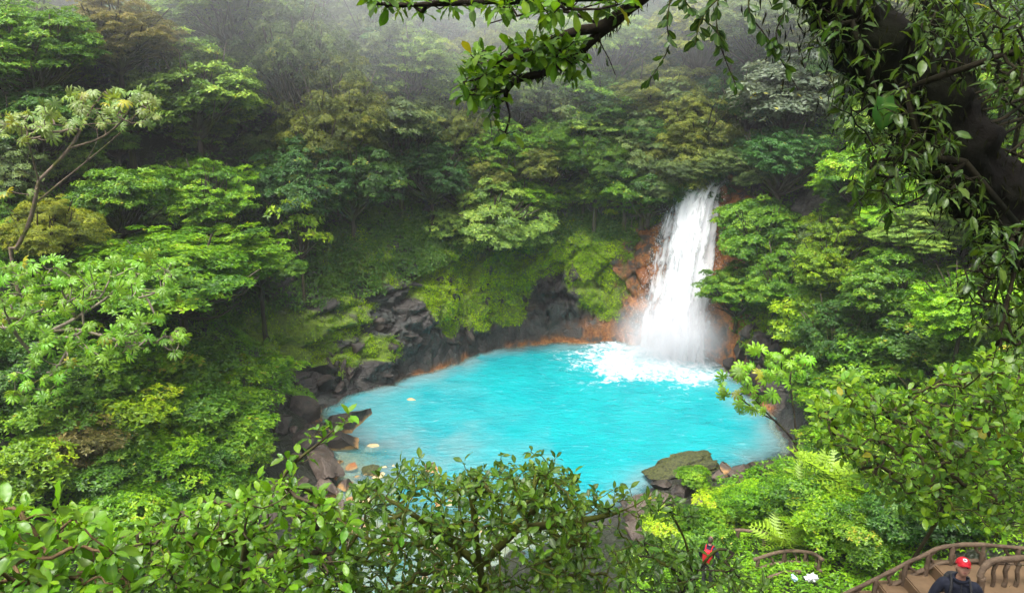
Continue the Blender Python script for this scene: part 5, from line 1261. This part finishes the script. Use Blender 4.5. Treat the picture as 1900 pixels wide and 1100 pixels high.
# crumpled sheets
def crumple(name, px, py, w, label, m, seed):
    c = march(px, py, 1.0, 13); v, f = ico(4); v = v * np.array([1, .7, .55]); v = v * (1 + 1.1 * (np.abs(fbm(v * 2.6 + seed, 4, 910) - .5) * 2 - .25) + .25 * (vnoise(v * 7, seed) - .5))[:, None]
    o = link(name, mesh_np(name, v * w / 2, f, None, False), m, None, None, tuple(c), (0, .3, seed)); tag(o, label, 'sheet'); return o
crumple('plastic_sheet', 1506, 1072, .34, 'crumpled white plastic sheet lying in the bushes by the lower railing', plain('white_plastic', (.75, .76, .78), .3, .1), 3)
crumple('plastic_wrapper', 1474, 1072, .2, 'crumpled pale blue wrapper beside the white plastic sheet', plain('blue_plastic', (.4, .62, .68), .35, .25, 20), 5)

# ------------------------------------------------------------------ people
SKIN = plain('skin', (.42, .22, .15), .55, .12, 20, 0, .35, .05); JACKET = plain('navy_cloth', (.018, .021, .035), .75, .35, 25, 0, .2, .3)
REDC = plain('red_cloth', (.52, .012, .025), .6, .15, 30, 0, .3, .15); DARKC = plain('dark_cloth', (.02, .02, .022), .8, .3, 25); WHITEC = plain('white_print', (.75, .75, .75), .6, .05); HAIRC = plain('hair', (.05, .035, .025), .7, .3, 40); BOOT = plain('boot', (.03, .02, .015), .6, .3)
def skin_mesh(name, par, m, verts, edges, radii, root=0, sub=2):
    me = bpy.data.meshes.new(name); me.from_pydata([tuple(v) for v in verts], edges, []); o = link(name, me, m, par)
    md = o.modifiers.new('Skin', 'SKIN'); md.use_smooth_shade = True; md.branch_smoothing = .6
    for i, r in enumerate(radii):
        sv_ = me.skin_vertices[0].data[i]; sv_.radius = r if isinstance(r, tuple) else (r, r); sv_.use_root = (i == root); sv_.use_loose = False
    ss = o.modifiers.new('Sub', 'SUBSURF'); ss.levels = sub; ss.render_levels = sub
    return o
def chain(verts, edges, radii, start, pts, rs):
    last = start
    for p_, r_ in zip(pts, rs):
        verts.append(p_); radii.append(r_); verts_i = len(verts) - 1
        if last is not None: edges.append((last, verts_i))
        last = verts_i
    return last
def person(loc, rz, label, jacket, cap, pack, armpose, tilt=.0):
    t = tag(empty('person', loc, rz), label, 'person')
    # body faces -y
    V, E, R_ = [], [], []
    pel = chain(V, E, R_, None, [(0, 0, .95)], [(.15, .11)]); che = chain(V, E, R_, pel, [(0, .01, 1.12), (0, .0, 1.30), (0, .0, 1.42)], [(.14, .10), (.16, .115), (.10, .09)])
    nk = chain(V, E, R_, che, [(0, -.01, 1.50), (0, -.03, 1.56)], [.055, .055])
    hands = {}
    for s, (el, wr) in zip((-1, 1), armpose):
        sh = chain(V, E, R_, che - 1, [(s * .17, .01, 1.40), el, wr], [.062, .047, .032]); hands[s] = sh
        w = np.array(wr); d = nrm(w - np.array(el)); sidev = nrm(np.cross(d, np.array([0, -1, .2]))) ; pm = w + d * .06
        pmi = chain(V, E, R_, sh, [tuple(pm)], [(.036, .02)])
        for f, (off, L) in enumerate(((-.028, .075), (-.01, .085), (.01, .08), (.027, .065))):
            b = pm + d * .025 + sidev * off; cu = np.array([0, -.3, -.3])
            chain(V, E, R_, pmi, [tuple(b), tuple(b + (d + cu * .3) * L * .5), tuple(b + (d * .6 + cu) * L * .9)], [.0095, .009, .008])
        tb = w + d * .03 + sidev * .035 * s; chain(V, E, R_, pmi, [tuple(tb), tuple(tb + d * .045 + sidev * .015 * s)], [.011, .009])
    for s in (-1, 1):
        chain(V, E, R_, pel, [(s * .09, 0, .88), (s * .11, -.02 - .03 * (s > 0), .50), (s * .11, .02, .10), (s * .115, -.10, .045)], [.088, .06, .042, .04])
    skin_mesh('body', t, SKIN, V, E, R_, pel)
    # head
    v, f = ico(4); h = v * np.array([.076, .095, .118])
    h[:, 0] *= 1 - .22 * sstep(0, -.11, h[:, 2]); h[:, 1] += -.012 * sstep(0, -.1, h[:, 2])
    nose = np.exp(-((h[:, 0] / .012) ** 2 + ((h[:, 2] + .012) / .026) ** 2)) * (h[:, 1] < 0); h[:, 1] -= .024 * nose
    eye = np.exp(-(((np.abs(h[:, 0]) - .031) / .013) ** 2 + ((h[:, 2] - .014) / .010) ** 2)) * (h[:, 1] < 0); h[:, 1] += .008 * eye
    mouth = np.exp(-((h[:, 0] / .024) ** 2 + ((h[:, 2] + .055) / .006) ** 2)) * (h[:, 1] < 0); h[:, 1] += .006 * mouth
    for s in (-1, 1):
        ear = np.exp(-(((h[:, 1] - .005) / .012) ** 2 + ((h[:, 2] - .0) / .024) ** 2)) * (h[:, 0] * s > 0); h[:, 0] += s * .016 * ear
    HC = np.zeros(3); hd = link('head', mesh_np('head', h, f, None, True), SKIN, t, None, (0, -.03, 1.645), (-tilt, 0, 0))
    for s in (-1, 1):
        ev, ef = ico(2); link('eye', mesh_np('eye', ev * .009 + HC + [s * .031, -.084, .014], ef, None, True), DARKC, hd)
    lv, lf = ico(2); link('mouth', mesh_np('mouth', lv * [.022, .008, .004] + HC + [0, -.094, -.055], lf, None, True), plain('lips', (.25, .07, .06), .5, .1), hd)
    hv = v[v[:, 2] > -9] * np.array([.081, .1, .121]); sel = (v[f].mean(1)[:, 2] > -.45) & (v[f].mean(1)[:, 1] > .1); link('hair', mesh_np('hair', hv + HC, f[sel], None, True), HAIRC, hd)
    # jacket over torso and arms
    V, E, R_ = [], [], []
    a0 = chain(V, E, R_, None, [(0, 0, .90)], [(.19, .14)]); a1 = chain(V, E, R_, a0, [(0, .01, 1.10), (0, 0, 1.29), (0, .005, 1.41)], [(.18, .135), (.20, .145), (.125, .105)])
    chain(V, E, R_, a1, [(0, -.005, 1.47)], [.082])
    for s, (el, wr) in zip((-1, 1), armpose):
        e_ = np.array(el); w_ = np.array(wr); chain(V, E, R_, a1 - 1, [(s * .185, .01, 1.395), tuple((np.array([s * .185, .01, 1.395]) + e_) / 2), el, tuple((e_ + w_) / 2 + [0, 0, -.01]), tuple(w_ - nrm(w_ - e_) * .03)], [.088, .078, .07, .062, .052])
    skin_mesh('jacket', t, jacket, V, E, R_, a0)
    V, E, R_ = [], [], []
    b0 = chain(V, E, R_, None, [(0, 0, .97)], [(.17, .13)])
    for s in (-1, 1): chain(V, E, R_, b0, [(s * .095, 0, .84), (s * .112, -.02, .50), (s * .112, .02, .12)], [.105, .078, .065])
    skin_mesh('trousers', t, DARKC, V, E, R_, b0)
    for s in (-1, 1):
        bv, bf = ico(3); bv = bv * [.05, .13, .05]; bv[:, 2] = np.maximum(bv[:, 2], -.045); link('shoe', mesh_np('shoe', bv + [s * .113, -.05, .045], bf, None, True), BOOT, t)
    if cap is not None:
        c = v[:, :] * np.array([.088, .108, .095]); up_ = c[:, 2] >= -.004; cf = f[up_[f].all(1)]; c[:, 2] = np.maximum(c[:, 2], 0); CC = HC + [0, .004, .045]
        cp = link('cap', mesh_np('cap', c + CC, cf, None, True), cap, hd)
        bx, by = np.meshgrid(np.linspace(-1, 1, 11), np.linspace(0, 1, 6)); bxx = bx * .078 * np.sqrt(np.clip(1 - (by * .92) ** 2, .05, 1)); byy = -.098 + .05 * np.abs(bx) ** 2.2 - by * .075; bz = .008 - .02 * bx ** 2 - .02 * by
        bv = np.stack([bxx, byy, bz], -1).reshape(-1, 3); bv2 = bv - [0, 0, .005]; i = (np.arange(5)[:, None] * 11 + np.arange(10)[None]).ravel(); q = np.stack([i, i + 1, i + 12, i + 11], 1)
        link('brim', mesh_np('brim', np.vstack([bv, bv2]) + CC, [q[:, ::-1], q + 66], None, True), cap, hd)
        n = 20; a = np.linspace(0, 2 * math.pi, n, endpoint=False); d = np.array([0, -.82, .57]); c0 = CC + d * np.array([0, .104, .096]) * 1.03 + d * .004; s1 = np.array([1.0, 0, 0]); s2 = np.cross(d, s1)
        ev = c0 + .026 * (np.cos(a)[:, None] * s1 + np.sin(a)[:, None] * s2); dk = link('emblem', mesh_np('emblem', np.vstack([ev, ev - d * .012]), [np.array([list(range(n))]), np.array([[i, (i + 1) % n, (i + 1) % n + n, i + n] for i in range(n)])]), WHITEC, hd)
        ev = c0 + d * .0025 + np.array([.7, .45, .6]) * 0 + .011 * (np.cos(a)[:, None] * s1 * 1.2 + np.sin(a)[:, None] * s2 * .6); link('emblem_mark', mesh_np('emblem_mark', ev, np.array([list(range(n))])), DARKC, hd)
    if pack is not None:
        pvx, pf_ = ico(3); pvx = np.sign(pvx) * np.abs(pvx) ** .6 * [.15, .085, .24]; link('backpack', mesh_np('backpack', pvx + [0, .2, 1.18], pf_, None, True), pack, t)
        for s in (-1, 1):
            sp_ = smooth_path([(s * .09, .15, 1.0), (s * .125, -.06, 1.10), (s * .125, -.145, 1.26), (s * .11, -.105, 1.41), (s * .10, .04, 1.475), (s * .09, .14, 1.38)], 20)
            V_, F_ = tube(sp_, .016, 6); link('strap', mesh_np('strap', V_, F_, None, True), pack, t)
    # jacket zip and collar
    zp = smooth_path([(0, -.148, .98), (0, -.15, 1.2), (0, -.152, 1.32), (0, -.10, 1.45)], 12); V_, F_ = tube(zp, .005, 5); link('zip', mesh_np('zip', V_, F_, None, True), DARKC, t)
    cs_ = np.array([(math.cos(a) * .078, .005 + math.sin(a) * .078 - .01, 1.49 - .02 * (math.sin(a) < 0)) for a in np.linspace(0, 2 * math.pi, 20)]); V_, F_ = tube(cs_, .02, 6); link('collar', mesh_np('collar', V_, F_, None, True), jacket, t)
    return t
ph = at_z(1787, 1046, 11.385); pf0 = ph[2] - 1.66
_p1 = person((ph[0], ph[1], pf0), math.radians(-20), 'person in red cap and dark blue jacket climbing the stairs at lower right', JACKET, REDC, DARKC, (((-.29, -.02, 1.14), (-.16, -.26, 1.06)), ((.30, .03, 1.14), (.27, -.16, .98))), .5); _p1.scale = (.94, .94, .94); _p1.location.z += .06 * 1.66 - .02
p2 = march(1316, 1026, 1.25, 14)
person((p2[0], p2[1], gz(p2[0], p2[1])), math.radians(150), 'person with a red backpack on the lower path, almost hidden by leaves', JACKET, None, REDC, (((-.28, .0, 1.13), (-.27, -.12, .90)), ((.28, .0, 1.13), (.27, -.12, .90))))

# ------------------------------------------------------------------ haze: the misty air of the gorge
hz = [-75, 85, -14, 126, -4, 78]
me = bpy.data.meshes.new('haze'); bm = bmesh.new(); bmesh.ops.create_cube(bm, size=1); bm.to_mesh(me); bm.free()
hm, nt, N, out = mat('haze_air'); nt.nodes.remove(out); out = N('OutputMaterial')
pv = N('VolumePrincipled'); pv.inputs['Color'].default_value = (.93, .95, 1, 1); pv.inputs['Density'].default_value = HAZE_DENSITY; pv.inputs['Anisotropy'].default_value = .2
nt.links.new(pv.outputs[0], out.inputs['Volume'])
haze = link('haze', me, hm, None, None, ((hz[0] + hz[1]) / 2, (hz[2] + hz[3]) / 2, (hz[4] + hz[5]) / 2), None, (hz[1] - hz[0], hz[3] - hz[2], hz[5] - hz[4]))
tag(haze, 'thin white mist hanging in the gorge', None, None, 'stuff')
